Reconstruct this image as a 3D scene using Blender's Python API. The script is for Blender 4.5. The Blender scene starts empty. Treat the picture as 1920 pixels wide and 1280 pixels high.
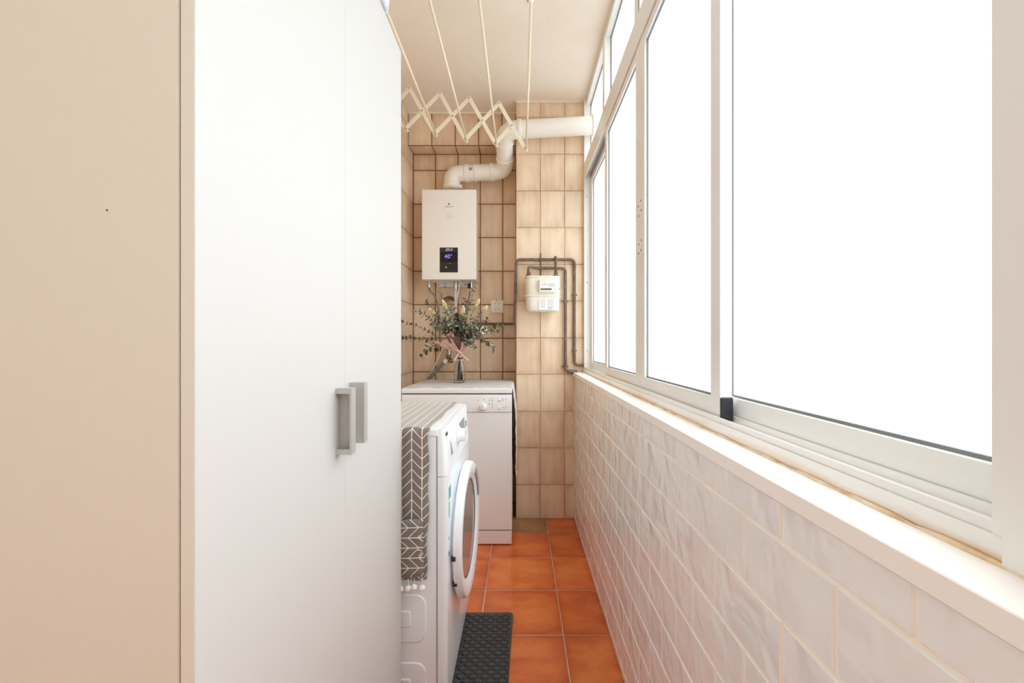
import bpy, bmesh, math, random
from mathutils import Vector, Matrix, Quaternion
random.seed(7)
S = bpy.context.scene
COL = S.collection
PI = math.pi

# ------------------------------------------------------------------ camera, world, light, exposure
F_PX = 873.0
VPX, VPY = 975.0, 643.0
CAM_H = 1.097
cd = bpy.data.cameras.new('camera'); cam = bpy.data.objects.new('camera', cd); COL.objects.link(cam)
cd.sensor_width = 36.0; cd.lens = F_PX / 1920 * 36.0
cd.shift_x = -(VPX - 960) / 1920.0
cd.shift_y = (VPY - 640) / 1920.0
cd.clip_start = 0.02; cd.clip_end = 100
cam.location = (0, 0, CAM_H); cam.rotation_euler = (PI / 2, 0, 0)
S.camera = cam

w = bpy.data.worlds.new('overcast_sky'); S.world = w; w.use_nodes = True
bg = w.node_tree.nodes['Background']
# overcast sky: brighter towards the zenith, pale ground and facades below the horizon
_n = w.node_tree.nodes; _l = w.node_tree.links
_tc = _n.new('ShaderNodeTexCoord'); _sp = _n.new('ShaderNodeSeparateXYZ'); _rp = _n.new('ShaderNodeValToRGB'); _mr = _n.new('ShaderNodeMapRange')
_l.new(_tc.outputs['Generated'], _sp.inputs[0]); _l.new(_sp.outputs[2], _mr.inputs[0])
_mr.inputs[1].default_value = -1.0; _mr.inputs[2].default_value = 1.0
_e = _rp.color_ramp.elements
for _k, (_p, _v) in enumerate([(0.0, .26), (0.48, .30), (0.54, .42), (1.0, 1.0)]):
    if _k >= len(_e) : _e.new(_p)
for _el, (_p, _v) in zip(_e, [(0.0, .26), (0.48, .30), (0.54, .42), (1.0, 1.0)]):
    _el.position = _p; _el.color = (_v * .88, _v * .955, _v * 1.0, 1)
_l.new(_mr.outputs[0], _rp.inputs[0]); _l.new(_rp.outputs[0], bg.inputs[0])
bg.inputs[1].default_value = 7.0

def portal(name, y0, y1, z0, z1, x):
    l = bpy.data.lights.new(name, 'AREA'); l.shape = 'RECTANGLE'; l.size = z1 - z0; l.size_y = y1 - y0
    l.cycles.is_portal = True
    o = bpy.data.objects.new(name, l); COL.objects.link(o)
    o.location = (x, (y0 + y1) / 2, (z0 + z1) / 2); o.rotation_euler = (0, PI / 2, 0)
portal('daylight_portal', -.96, 2.9, 0.93, 2.6, 0.50)

S.view_settings.view_transform = 'Standard'; S.view_settings.look = 'None'
S.view_settings.gamma = 1.0; S.view_settings.use_curve_mapping = False
S.view_settings.exposure = 0.0
cy = S.cycles
cy.use_denoising = True
cy.max_bounces = 14; cy.diffuse_bounces = 9; cy.glossy_bounces = 5
cy.transmission_bounces = 8; cy.transparent_max_bounces = 24
cy.sample_clamp_indirect = 6.0
cy.caustics_reflective = False; cy.caustics_refractive = False

def px(x, y, d):
    """point of the place seen at photo pixel (x, y), d metres along the corridor"""
    return Vector(((x - VPX) / F_PX * d, d, CAM_H - (y - VPY) / F_PX * d))

# ------------------------------------------------------------------ materials
def lin(c):
    return tuple(((v / 255) / 12.92 if v / 255 <= 0.04045 else ((v / 255 + 0.055) / 1.055) ** 2.4) for v in c) + (1.0,)

MATS = {}
def mat(name, rgb, rough=0.5, metal=0.0, spec=0.5, trans=0.0, ior=1.45, coat=0.0):
    m = bpy.data.materials.new(name); m.use_nodes = True
    b = m.node_tree.nodes['Principled BSDF']
    b.inputs['Base Color'].default_value = lin(rgb)
    b.inputs['Roughness'].default_value = rough
    b.inputs['Metallic'].default_value = metal
    b.inputs['Specular IOR Level'].default_value = spec
    b.inputs['Transmission Weight'].default_value = trans
    b.inputs['IOR'].default_value = ior
    b.inputs['Coat Weight'].default_value = coat
    MATS[name] = m
    return m

class NT:
    """small node-graph helper"""
    def __init__(s, m):
        s.m = m; s.t = m.node_tree; s.b = s.t.nodes.get('Principled BSDF')
    def n(s, typ, **kw):
        nd = s.t.nodes.new(typ)
        for k, v in kw.items(): setattr(nd, k, v)
        return nd
    def l(s, a, b): s.t.links.new(a, b)
    def math(s, op, a, b=None):
        nd = s.n('ShaderNodeMath', operation=op)
        for i, v in enumerate((a, b)):
            if v is None: continue
            if isinstance(v, (int, float)): nd.inputs[i].default_value = v
            else: s.l(v, nd.inputs[i])
        return nd.outputs[0]
    def noise(s, vec, scale, detail=3, rough=0.5, dist=0.0):
        nd = s.n('ShaderNodeTexNoise'); nd.inputs['Scale'].default_value = scale
        nd.inputs['Detail'].default_value = detail; nd.inputs['Roughness'].default_value = rough
        nd.inputs['Distortion'].default_value = dist
        if vec is not None: s.l(vec, nd.inputs['Vector'])
        return nd.outputs['Fac']
    def mapping(s, vec, scale=(1, 1, 1), rot=(0, 0, 0)):
        nd = s.n('ShaderNodeMapping'); nd.inputs['Scale'].default_value = scale; nd.inputs['Rotation'].default_value = rot
        s.l(vec, nd.inputs['Vector']); return nd.outputs[0]
    def ramp(s, fac, stops):
        nd = s.n('ShaderNodeValToRGB'); e = nd.color_ramp.elements
        while len(e) < len(stops): e.new(0.5)
        for el, (p, c) in zip(e, stops): el.position = p; el.color = lin(c) if max(c) > 1 else tuple(c) + (1,)
        s.l(fac, nd.inputs[0]); return nd.outputs[0]
    def mix(s, fac, a, b, blend='MIX'):
        nd = s.n('ShaderNodeMix', data_type='RGBA', blend_type=blend)
        for i, v in ((0, fac), (6, a), (7, b)):
            if isinstance(v, (int, float)): nd.inputs[i].default_value = v
            elif isinstance(v, tuple): nd.inputs[i].default_value = v
            else: s.l(v, nd.inputs[i])
        return nd.outputs[2]
    def bump(s, h, strength=0.3, dist=0.01, normal=None):
        nd = s.n('ShaderNodeBump'); nd.inputs['Strength'].default_value = strength; nd.inputs['Distance'].default_value = dist
        s.l(h, nd.inputs['Height'])
        if normal is not None: s.l(normal, nd.inputs['Normal'])
        s.l(nd.outputs[0], s.b.inputs['Normal']); return nd.outputs[0]
    def color(s, c): s.l(c, s.b.inputs['Base Color'])
    def pos(s): return s.n('ShaderNodeNewGeometry').outputs['Position']
    def obj(s): return s.n('ShaderNodeTexCoord').outputs['Object']
    def gen(s): return s.n('ShaderNodeTexCoord').outputs['Generated']
    def rand(s): return s.n('ShaderNodeObjectInfo').outputs['Random']
    def sep(s, v):
        nd = s.n('ShaderNodeSeparateXYZ'); s.l(v, nd.inputs[0]); return nd.outputs

# ceiling / plaster
def plaster(name, rgb, rgb2, bump=0.25):
    m = mat(name, rgb, 0.75, spec=0.25); t = NT(m); p = t.pos()
    n1 = t.noise(p, 3.0, 5); n2 = t.noise(p, 38, 4)
    t.color(t.mix(t.ramp(n1, [(0.35, (0, 0, 0)), (0.7, (1, 1, 1))]), lin(rgb), lin(rgb2)))
    t.bump(t.math('ADD', n2, t.math('MULTIPLY', n1, 2.0)), bump, 0.006)
    return m
M_CEIL = plaster('ceiling_paint', (240, 232, 220), (236, 226, 212))
M_PAINT = plaster('cream_paint', (242, 238, 232), (238, 234, 226), 0.1)
M_WHITEPAINT = mat('white_paint', (245, 244, 241), 0.5)

def shift_by_rand(t, vec, k=37.0):
    nd = t.n('ShaderNodeVectorMath', operation='ADD'); t.l(vec, nd.inputs[0])
    c = t.n('ShaderNodeCombineXYZ'); r = t.rand()
    t.l(t.math('MULTIPLY', r, k), c.inputs[0]); t.l(t.math('MULTIPLY', r, k * 1.7), c.inputs[1]); t.l(t.math('MULTIPLY', r, k * 0.6), c.inputs[2])
    t.l(c.outputs[0], nd.inputs[1]); return nd.outputs[0]

def wall_tile(name, light, midc, dark):
    m = mat(name, midc, 0.22, spec=0.5); t = NT(m)
    g = t.gen(); gx, gy, gz = t.sep(g)
    ex = t.math('MULTIPLY', t.math('ABSOLUTE', t.math('SUBTRACT', gx, 0.5)), 2.0)
    ez = t.math('MULTIPLY', t.math('ABSOLUTE', t.math('SUBTRACT', gz, 0.5)), 2.0)
    e = t.math('MAXIMUM', ex, ez)
    o = shift_by_rand(t, t.obj())
    st = t.noise(t.mapping(o, (26, 26, 3.2)), 1.0, 4, 0.6)
    cl = t.noise(o, 9, 3)
    f = t.math('ADD', t.math('MULTIPLY', t.math('POWER', e, 3.0), 0.34), t.math('MULTIPLY', t.math('SUBTRACT', st, 0.5), 0.9))
    f = t.math('ADD', f, t.math('MULTIPLY', t.math('SUBTRACT', cl, 0.5), 0.5))
    f = t.math('ADD', f, t.math('MULTIPLY', t.math('SUBTRACT', t.rand(), 0.5), 0.28))
    f = t.math('ADD', f, 0.36)
    t.color(t.ramp(f, [(0.0, light), (0.45, midc), (1.0, dark)]))
    t.bump(t.math('ADD', t.noise(o, 14, 2), t.math('MULTIPLY', st, 0.3)), 0.10, 0.01)
    return m
M_TILE = wall_tile('beige_wall_tile', (241, 225, 202), (231, 207, 179), (202, 171, 140))
M_GROUT_D = plaster('dark_grout', (112, 78, 56), (132, 96, 70), 0.4)
M_GROUT_L = plaster('mixed_grout', (134, 96, 70), (216, 196, 172), 0.4)

def subway():
    m = mat('white_subway_tile', (240, 237, 234), 0.09, spec=0.55); t = NT(m)
    o = shift_by_rand(t, t.pos(), 23)
    n1 = t.noise(o, 11, 2, 0.5, 0.4); n2 = t.noise(t.mapping(o, (1, 5, 22), (0.5, 0, 0)), 1.4, 2)
    t.color(t.mix(n1, lin((234, 234, 233)), lin((242, 243, 243))))
    t.bump(t.math('ADD', n1, t.math('MULTIPLY', n2, 0.14)), 0.60, 0.014)
    return m
M_SUB = subway()
M_GROUT_W = plaster('pale_grout', (246, 238, 226), (242, 232, 218), 0.4)

def floor_tile():
    m = mat('terracotta_floor_tile', (186, 88, 34), 0.16, spec=0.5); t = NT(m)
    o = shift_by_rand(t, t.obj()); g = t.gen(); gx, gy, gz = t.sep(g)
    ex = t.math('MULTIPLY', t.math('ABSOLUTE', t.math('SUBTRACT', gx, 0.5)), 2.0)
    ey = t.math('MULTIPLY', t.math('ABSOLUTE', t.math('SUBTRACT', gz, 0.5)), 2.0)
    e = t.math('POWER', t.math('MAXIMUM', ex, ey), 5.0)
    n = t.noise(t.mapping(o, (5, 5, 9)), 1.0, 4, 0.55, 0.3)
    sp = t.noise(o, 130, 2)
    f = t.math('ADD', t.math('MULTIPLY', n, 0.95), t.math('MULTIPLY', e, 0.30))
    f = t.math('ADD', f, t.math('MULTIPLY', t.math('SUBTRACT', sp, 0.5), 0.22))
    f = t.math('ADD', f, t.math('MULTIPLY', t.math('SUBTRACT', t.rand(), 0.5), 0.18))
    t.color(t.ramp(f, [(0.2, (236, 146, 78)), (0.55, (216, 112, 54)), (1.0, (168, 74, 34))]))
    t.bump(t.noise(o, 22, 2), 0.08, 0.01)
    return m
M_FLOOR = floor_tile()
M_FLOORB = wall_tile('brown_reflection_tile', (196, 156, 112), (172, 130, 88), (140, 98, 62))
M_FGROUT = plaster('floor_grout', (232, 208, 184), (190, 150, 118), 0.4)

M_ALU = mat('white_aluminium', (233, 232, 229), 0.30, spec=0.5)
def alu_stain():
    m = mat('stained_aluminium', (238, 234, 226), 0.35); t = NT(m); p = t.pos()
    s_ = t.sep(p); n = t.noise(t.mapping(p, (4, 3, 30)), 1.0, 5, 0.6)
    hgt = t.math('DIVIDE', t.math('SUBTRACT', 0.934, s_[2]), 0.02)
    f = t.math('MULTIPLY', t.math('ADD', hgt, t.math('MULTIPLY', t.math('SUBTRACT', n, 0.5), 2.2)), 0.8)
    t.color(t.mix(t.ramp(f, [(0.25, (0, 0, 0)), (0.95, (0.9, 0.9, 0.9))]), lin((233, 232, 229)), lin((214, 172, 120))))
    return m
M_ALUST = alu_stain()
M_GASK = mat('grey_rubber_gasket', (122, 128, 130), 0.6)
M_BLACKP = mat('black_plastic', (44, 45, 48), 0.45)
M_GREYP = mat('grey_plastic', (150, 150, 150), 0.45)
def glass_frosted():
    m = bpy.data.materials.new('frosted_glass'); m.use_nodes = True; t = NT(m)
    t.t.nodes.remove(t.b)
    out = t.t.nodes['Material Output']
    tr = t.n('ShaderNodeBsdfTransparent'); tl = t.n('ShaderNodeBsdfTranslucent'); gl = t.n('ShaderNodeBsdfGlossy')
    tl.inputs[0].default_value = (0.97, 0.98, 0.98, 1); gl.inputs['Roughness'].default_value = 0.35
    bp = t.n('ShaderNodeBump'); bp.inputs['Strength'].default_value = 0.3; bp.inputs['Distance'].default_value = 0.002
    t.l(t.noise(t.pos(), 420, 2), bp.inputs['Height']); t.l(bp.outputs[0], gl.inputs['Normal'])
    m1 = t.n('ShaderNodeMixShader'); m1.inputs[0].default_value = 0.15; t.l(tr.outputs[0], m1.inputs[1]); t.l(tl.outputs[0], m1.inputs[2])
    m2 = t.n('ShaderNodeMixShader'); m2.inputs[0].default_value = 0.04; t.l(m1.outputs[0], m2.inputs[1]); t.l(gl.outputs[0], m2.inputs[2])
    t.l(m2.outputs[0], out.inputs['Surface'])
    return m
M_FROST = glass_frosted()
M_MARBLE = mat('white_sill_stone', (246, 243, 238), 0.35)
def sealant():
    m = mat('stained_sealant', (214, 176, 128), 0.7); t = NT(m); n = t.noise(t.pos(), 26, 4)
    t.color(t.ramp(n, [(0.3, (240, 230, 212)), (0.55, (228, 200, 160)), (0.8, (170, 130, 92))])); return m
M_SEAL = sealant()

def woodgrain(name, c1, c2, rough=0.45):
    m = mat(name, c1, rough); t = NT(m); n = t.noise(t.mapping(t.pos(), (220, 220, 6)), 1.0, 2)
    t.color(t.mix(n, lin(c1), lin(c2))); t.bump(n, 0.02, 0.001); return m
M_DOOR = woodgrain('white_melamine', (207, 204, 200), (205, 202, 198))
M_CREAM = woodgrain('cream_melamine', (217, 206, 190), (216, 204, 188), 0.5)
M_EDGE = woodgrain('cream_edging', (222, 212, 198), (219, 207, 192), 0.5)
M_SATIN = mat('satin_grey_metal', (190, 188, 184), 0.38, metal=0.35)
M_WHITE = mat('white_enamel', (238, 244, 248), 0.28, coat=0.2)
M_WHITEPL = mat('white_plastic', (241, 245, 248), 0.32)
M_HEATER = mat('heater_enamel', (240, 236, 230), 0.3)
M_SCREEN = mat('black_glass_panel', (46, 43, 42), 0.12)
M_SCREEN2 = mat('black_display_glass', (18, 14, 22), 0.10)
M_CHROME = mat('chrome', (200, 198, 194), 0.18, metal=1.0)
M_BRASS = mat('aged_brass', (150, 124, 86), 0.4, metal=0.8)
M_FLUE = mat('flue_white_enamel', (240, 236, 228), 0.35)
M_SEAM = mat('dark_seam', (92, 92, 92), 0.7)
M_SHADOWGAP = mat('black_gap', (20, 19, 18), 0.8)
M_METER = mat('meter_cream_paint', (236, 233, 220), 0.4)
M_LABEL = mat('paper_label', (246, 246, 246), 0.6)
M_PRINT = mat('grey_print', (150, 152, 156), 0.7)
M_DARKPRINT = mat('dark_print', (52, 52, 54), 0.6)
M_BLUEPRINT = mat('blue_print', (80, 110, 170), 0.6)
def pipe_paint():
    m = mat('brown_pipe_paint', (112, 92, 78), 0.45); t = NT(m); n = t.noise(t.pos(), 40, 4)
    t.color(t.ramp(n, [(0.3, (94, 74, 60)), (0.6, (124, 102, 86))])); t.bump(n, 0.15, 0.004); return m
M_PIPE = pipe_paint()
M_PIPEGREEN = mat('verdigris_pipe', (98, 112, 96), 0.5)
M_SOCKET = mat('socket_plastic', (242, 238, 228), 0.4)
M_RACK = mat('cream_rack_enamel', (242, 236, 214), 0.35)
M_ROD = mat('cream_rod_coating', (240, 228, 202), 0.35)
M_STEEL = mat('rivet_steel', (170, 166, 158), 0.35, metal=0.7)
def rubber():
    m = mat('black_rubber', (64, 64, 66), 0.38, spec=0.5); return m
M_RUBBER = rubber()
M_HOSE = mat('grey_hose', (138, 136, 132), 0.45)
M_BRAID = mat('braided_steel_hose', (146, 138, 130), 0.4, metal=0.5)
M_CABLE = mat('cream_cable', (232, 224, 208), 0.5)
M_VASE = mat('clear_glass', (248, 250, 250), 0.02, trans=1.0, ior=1.45)
M_DGLASS = mat('porthole_glass', (150, 144, 140), 0.04, spec=0.9)
M_GREYRING = mat('grey_door_ring', (92, 96, 100), 0.3)
M_LEAF = []
for i, c in enumerate([(206, 210, 190), (178, 184, 160), (222, 226, 212), (168, 166, 134), (206, 198, 162)]):
    m = mat('eucalyptus_leaf_%d' % i, c, 0.6, spec=0.3); t = NT(m)
    t.color(t.mix(t.rand(), lin(c), lin(tuple(int(v * 0.82) for v in c)))); M_LEAF.append(m)
M_STEM = mat('dry_stem', (112, 92, 68), 0.7)
M_BUD = mat('cream_dried_flower', (238, 222, 180), 0.8)
M_RIBBON = mat('pink_ribbon', (248, 212, 204), 0.6)
def net(name, rgb, scale, cover):
    m = bpy.data.materials.new(name); m.use_nodes = True; t = NT(m); b = t.b
    b.inputs['Base Color'].default_value = lin(rgb); b.inputs['Roughness'].default_value = 0.8
    uv = t.n('ShaderNodeTexCoord').outputs['UV']; u, v, _ = t.sep(uv)
    a = t.math('LESS_THAN', t.math('FRACT', t.math('MULTIPLY', u, scale)), cover)
    c = t.math('LESS_THAN', t.math('FRACT', t.math('MULTIPLY', v, scale)), cover)
    t.l(t.math('MAXIMUM', a, c), b.inputs['Alpha']); return m
M_TULLE = net('pink_tulle', (250, 208, 202), 420, 0.36)
M_NET = net('brown_net', (124, 94, 88), 190, 0.34)

def herringbone(name, base, line, pitch=0.0300, rep=0.0294, wl=0.055, ws=0.0014):
    m = mat(name, base, 0.9, spec=0.1); t = NT(m)
    uv = t.n('ShaderNodeTexCoord').outputs['UV']; u, v, _ = t.sep(uv)
    tri = t.math('PINGPONG', u, pitch)
    a = t.math('FRACT', t.math('DIVIDE', t.math('SUBTRACT', v, tri), rep))
    l1 = t.math('LESS_THAN', t.math('MINIMUM', a, t.math('SUBTRACT', 1.0, a)), wl)
    l2 = t.math('LESS_THAN', t.math('PINGPONG', u, pitch / 2), ws)
    l = t.math('MAXIMUM', l1, l2)
    nz = t.noise(uv, 900, 2)
    bcol = t.mix(nz, lin(base), lin(tuple(min(255, v_ + 26) for v_ in base)))
    t.color(t.mix(l, bcol, lin(line)))
    t.bump(t.math('ADD', nz, t.math('MULTIPLY', l, 0.6)), 0.3, 0.0015)
    t.b.inputs['Sheen Weight'].default_value = 0.9; t.b.inputs['Sheen Roughness'].default_value = 0.35; t.b.inputs['Sheen Tint'].default_value = (1, .97, .93, 1)
    return m
M_HERR = herringbone('grey_herringbone_cotton', (116, 109, 103), (240, 230, 216))
def knit():
    m = mat('grey_white_knit', (214, 210, 204), 0.95, spec=0.1); t = NT(m)
    uv = t.n('ShaderNodeTexCoord').outputs['UV']; u, v, _ = t.sep(uv)
    tri = t.math('PINGPONG', u, 0.009)
    a = t.math('PINGPONG', t.math('SUBTRACT', v, tri), 0.006)
    f = t.math('DIVIDE', a, 0.006)
    s_ = t.math('DIVIDE', t.math('PINGPONG', u, 0.0045), 0.0045)
    h = t.math('MULTIPLY', f, s_)
    t.color(t.ramp(t.math('ADD', h, t.math('MULTIPLY', t.noise(uv, 60, 3), 0.5)), [(0.2, (172, 170, 170)), (0.6, (222, 218, 212)), (0.95, (246, 244, 240))]))
    t.bump(h, 0.6, 0.004)
    return m
M_KNIT = knit()
def bagmat():
    m = mat('lavender_dotted_fabric', (226, 226, 236), 0.7); t = NT(m)
    vo = t.n('ShaderNodeTexVoronoi'); vo.inputs['Scale'].default_value = 140; t.l(t.obj(), vo.inputs['Vector'])
    n = t.noise(t.obj(), 5, 2)
    base = t.mix(t.ramp(n, [(0.4, (0, 0, 0)), (0.6, (1, 1, 1))]), lin((206, 206, 226)), lin((238, 240, 244)))
    t.color(t.mix(t.math('LESS_THAN', vo.outputs['Distance'], 0.25), base, lin((246, 246, 250)))); return m
M_BAG = bagmat()
def emis(name, rgb, s):
    m = mat(name, rgb, 0.5); b = m.node_tree.nodes['Principled BSDF']
    b.inputs['Emission Color'].default_value = lin(rgb); b.inputs['Emission Strength'].default_value = s; return m
M_LED = emis('violet_led', (150, 120, 240), 0.9)
M_TEAL = mat('teal_sticker_print', (120, 196, 190), 0.5)

# ------------------------------------------------------------------ geometry helpers
ORG = {}
def link(o, parent=None):
    COL.objects.link(o)
    if parent is not None: o.parent = parent
    return o
def thing(name, label, cat, loc=(0, 0, 0), group=None):
    o = bpy.data.objects.new(name, None); o.empty_display_size = 0.05; COL.objects.link(o)
    o.location = loc; o['label'] = label; o['category'] = cat
    if group: o['group'] = group
    ORG[o] = Vector(loc)
    return o
def structure(o, label=None):
    o['kind'] = 'structure'
    if label: o['label'] = label
    return o
def build(name, bm, m, parent=None, smooth=False, loc=None, label=None, cat=None):
    """bm holds world coordinates; the object's origin is its parent's origin (or loc)"""
    org = Vector(loc) if loc is not None else (ORG[parent] if parent is not None else Vector((0, 0, 0)))
    if org.length: bmesh.ops.translate(bm, verts=bm.verts, vec=-org)
    me = bpy.data.meshes.new(name); bm.to_mesh(me); bm.free()
    if smooth is True:
        me.polygons.foreach_set('use_smooth', [True] * len(me.polygons))
    elif smooth:
        me.polygons.foreach_set('use_smooth', [True] * len(me.polygons)); me.set_sharp_from_angle(angle=smooth)
    for mm in (m if isinstance(m, (list, tuple)) else [m]): me.materials.append(mm)
    o = bpy.data.objects.new(name, me); link(o, parent)
    o.location = org - (ORG[parent] if parent is not None else Vector((0, 0, 0)))
    ORG[o] = org
    if label: o['label'] = label
    if cat: o['category'] = cat
    return o
def box(bm, x0, x1, y0, y1, z0, z1, bev=0.0, seg=1):
    r = bmesh.ops.create_cube(bm, size=1.0)
    vs = r['verts']
    for v in vs:
        v.co = Vector((x0 + (v.co.x + .5) * (x1 - x0), y0 + (v.co.y + .5) * (y1 - y0), z0 + (v.co.z + .5) * (z1 - z0)))
    if bev > 0:
        es = list({e for v in vs for e in v.link_edges})
        bmesh.ops.bevel(bm, geom=es, offset=bev, segments=seg, affect='EDGES', profile=0.6)
    return bm
def B(*a, **k): return box(bmesh.new(), *a, **k)
def boxes(lst, bev=0.0, seg=1):
    bm = bmesh.new()
    for b in lst: box(bm, *b, bev=bev, seg=seg)
    return bm
def frames(pts):
    """parallel-transport frames"""
    pts = [Vector(p) for p in pts]; n = len(pts); T = []
    for i in range(n):
        a = pts[max(i - 1, 0)]; b = pts[min(i + 1, n - 1)]
        T.append((b - a).normalized())
    up = Vector((0, 0, 1)) if abs(T[0].z) < 0.9 else Vector((1, 0, 0))
    N = [(up - T[0] * up.dot(T[0])).normalized()]
    for i in range(1, n):
        v = N[-1] - T[i] * N[-1].dot(T[i]); N.append(v.normalized())
    return pts, T, N
def tube(bm, pts, r, seg=10, caps=True):
    pts, T, N = frames(pts); rings = []
    rr = r if isinstance(r, (list, tuple)) else [r] * len(pts)
    for p, t, n, q in zip(pts, T, N, rr):
        b = t.cross(n)
        rings.append([bm.verts.new(p + (n * math.cos(2 * PI * k / seg) + b * math.sin(2 * PI * k / seg)) * q) for k in range(seg)])
    for a, b in zip(rings, rings[1:]):
        for k in range(seg): bm.faces.new((a[k], a[(k + 1) % seg], b[(k + 1) % seg], b[k]))
    if caps:
        bm.faces.new(list(reversed(rings[0]))); bm.faces.new(rings[-1])
    return bm
def fillet(pts, r, n=6):
    pts = [Vector(p) for p in pts]; out = [pts[0]]
    for a, b, c in zip(pts, pts[1:], pts[2:]):
        u = (a - b); v = (c - b); q = min(r, u.length * .49, v.length * .49)
        p0 = b + u.normalized() * q; p1 = b + v.normalized() * q
        for k in range(n + 1):
            s = k / n; out.append(p0 * (1 - s) ** 2 + b * 2 * s * (1 - s) + p1 * s * s)
    out.append(pts[-1]); return out
def lathe(bm, prof, c, axis='Z', seg=24, cap=True):
    """prof: list of (radius, height) around axis through c"""
    rings = []
    c = Vector(c)
    for r, h in prof:
        ring = []
        for k in range(seg):
            a = 2 * PI * k / seg; ca, sa = r * math.cos(a), r * math.sin(a)
            o = Vector((ca, sa, h)) if axis == 'Z' else (Vector((h, ca, sa)) if axis == 'X' else Vector((sa, h, ca)))
            ring.append(bm.verts.new(c + o))
        rings.append(ring)
    for a, b in zip(rings, rings[1:]):
        for k in range(seg): bm.faces.new((a[k], a[(k + 1) % seg], b[(k + 1) % seg], b[k]))
    if cap:
        bm.faces.new(list(reversed(rings[0]))); bm.faces.new(rings[-1])
    return bm
def grid(bm, P, uv=None, thick=0.0):
    """P[i][j] world points -> sheet with UVs"""
    ul = bm.loops.layers.uv.verify()
    V = [[bm.verts.new(p) for p in row] for row in P]
    for i in range(len(P) - 1):
        for j in range(len(P[0]) - 1):
            f = bm.faces.new((V[i][j], V[i + 1][j], V[i + 1][j + 1], V[i][j + 1]))
            if uv:
                for lp, (a, b) in zip(f.loops, ((i, j), (i + 1, j), (i + 1, j + 1), (i, j + 1))): lp[ul].uv = uv[a][b]
    return bm
def solidify(o, t, off=1.0):
    md = o.modifiers.new('thickness', 'SOLIDIFY'); md.thickness = t; md.offset = off; return o
def text(name, s, size, loc, rot, m, parent, extr=0.0003, align='CENTER', shear=0.0, sx=1.0):
    cu = bpy.data.curves.new(name, 'FONT'); cu.body = s; cu.size = size; cu.align_x = align; cu.align_y = 'CENTER'; cu.extrude = extr
    cu.shear = shear; cu.resolution_u = 3
    tmp = bpy.data.objects.new(name, cu); COL.objects.link(tmp)
    dg = bpy.context.evaluated_depsgraph_get(); me = bpy.data.meshes.new_from_object(tmp.evaluated_get(dg))
    COL.objects.unlink(tmp); bpy.data.objects.remove(tmp)
    me.transform(Matrix.Diagonal((sx, 1, 1, 1)))
    me.materials.clear(); me.materials.append(m)
    o = bpy.data.objects.new(name, me); link(o, parent)
    o.location = Vector(loc) - ORG[parent]; o.rotation_euler = rot; ORG[o] = Vector(loc)
    return o
FACE_CAM = (PI / 2, 0, 0)          # text plane facing -Y
FACE_X = (PI / 2, 0, PI / 2)       # text plane facing +X

# shared tile meshes
TILES = {}
def tile_mesh(kind, w, h, t, m, bev):
    key = (kind, round(w, 4), round(h, 4))
    if key not in TILES:
        bm = bmesh.new(); box(bm, -w / 2, w / 2, 0, t, -h / 2, h / 2, bev=bev)
        me = bpy.data.meshes.new(kind); bm.to_mesh(me); bm.free(); me.materials.append(m); TILES[key] = me
    return TILES[key]
def put_tile(kind, parent, w, h, t, m, bev, loc, rot=(0, 0, 0), jit=0.0):
    o = bpy.data.objects.new('tile', tile_mesh(kind, w, h, t, m, bev)); link(o, parent)
    o.location = Vector(loc) - ORG[parent]
    o.rotation_euler = (rot[0] + random.uniform(-jit, jit), rot[1], rot[2] + random.uniform(-jit, jit))
    return o
def cells(a, b, start, pitch):
    """cut the interval a..b at start + k*pitch"""
    k = math.ceil((a - start) / pitch + 1e-6); cuts = [a]
    while start + k * pitch < b - 1e-6: cuts.append(start + k * pitch); k += 1
    cuts.append(b)
    return [(p, q) for p, q in zip(cuts, cuts[1:]) if q - p > 0.012]

# ------------------------------------------------------------------ the room shell
XL, XW, CZ = -0.732, 0.340, 2.607          # left wall, right tiled wall, ceiling
YC, YN, YLN, YB = 2.91, 3.19, 3.05, -1.25  # pillar face, niche back, lintel face, wall behind the camera
G = 0.003                                  # grout width

fl = structure(build('floor', B(XL - .1, .56, YB - .1, YN + .1, -.08, -.0009), M_FGROUT), 'terracotta glazed tile floor with pale grout joints')
for (x0, x1) in cells(XL, XW, .163, .316):
    for (y0, y1) in cells(YB, YN, 2.066, .316):
        o = put_tile('floor_tile', fl, x1 - x0 - .0032, y1 - y0 - .0032, .008, M_FLOOR, .0010, ((x0 + x1) / 2, (y0 + y1) / 2, 0))
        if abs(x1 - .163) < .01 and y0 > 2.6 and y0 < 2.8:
            o.data = o.data.copy(); o.data.materials[0] = M_FLOORB      # pillar's reflection painted into this tile as brown
        # lay the shared upright tile flat: its outer face looks up
        o.rotation_euler = (-PI / 2 + random.uniform(-.002, .002), random.uniform(-.002, .002), 0)

ce = structure(build('ceiling', B(XL - .1, .56, YB - .1, YN + .1, CZ, CZ + .1), M_CEIL), 'cream painted plaster ceiling')

wl_ = structure(build('wall_left', B(XL - .1, XL - .003, YB - .1, YN + .1, 0, CZ), [M_GROUT_D]), 'left wall clad in beige tiles beyond the wardrobe')
ZR = 1.130
for (y0, y1) in cells(1.36, YN - .004, YN - .004 - .153 * 20, .153):
    for (z0, z1) in cells(0.0, CZ, ZR, .2298):
        put_tile('wall_tile', wl_, y1 - y0 - G, z1 - z0 - G, .008, M_TILE, .0012, (XL, (y0 + y1) / 2, (z0 + z1) / 2), (0, 0, PI / 2), .002)
build('plaster_coat', B(XL - .003, XL, YB, 1.355, 0, CZ), M_PAINT, wl_)

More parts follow.
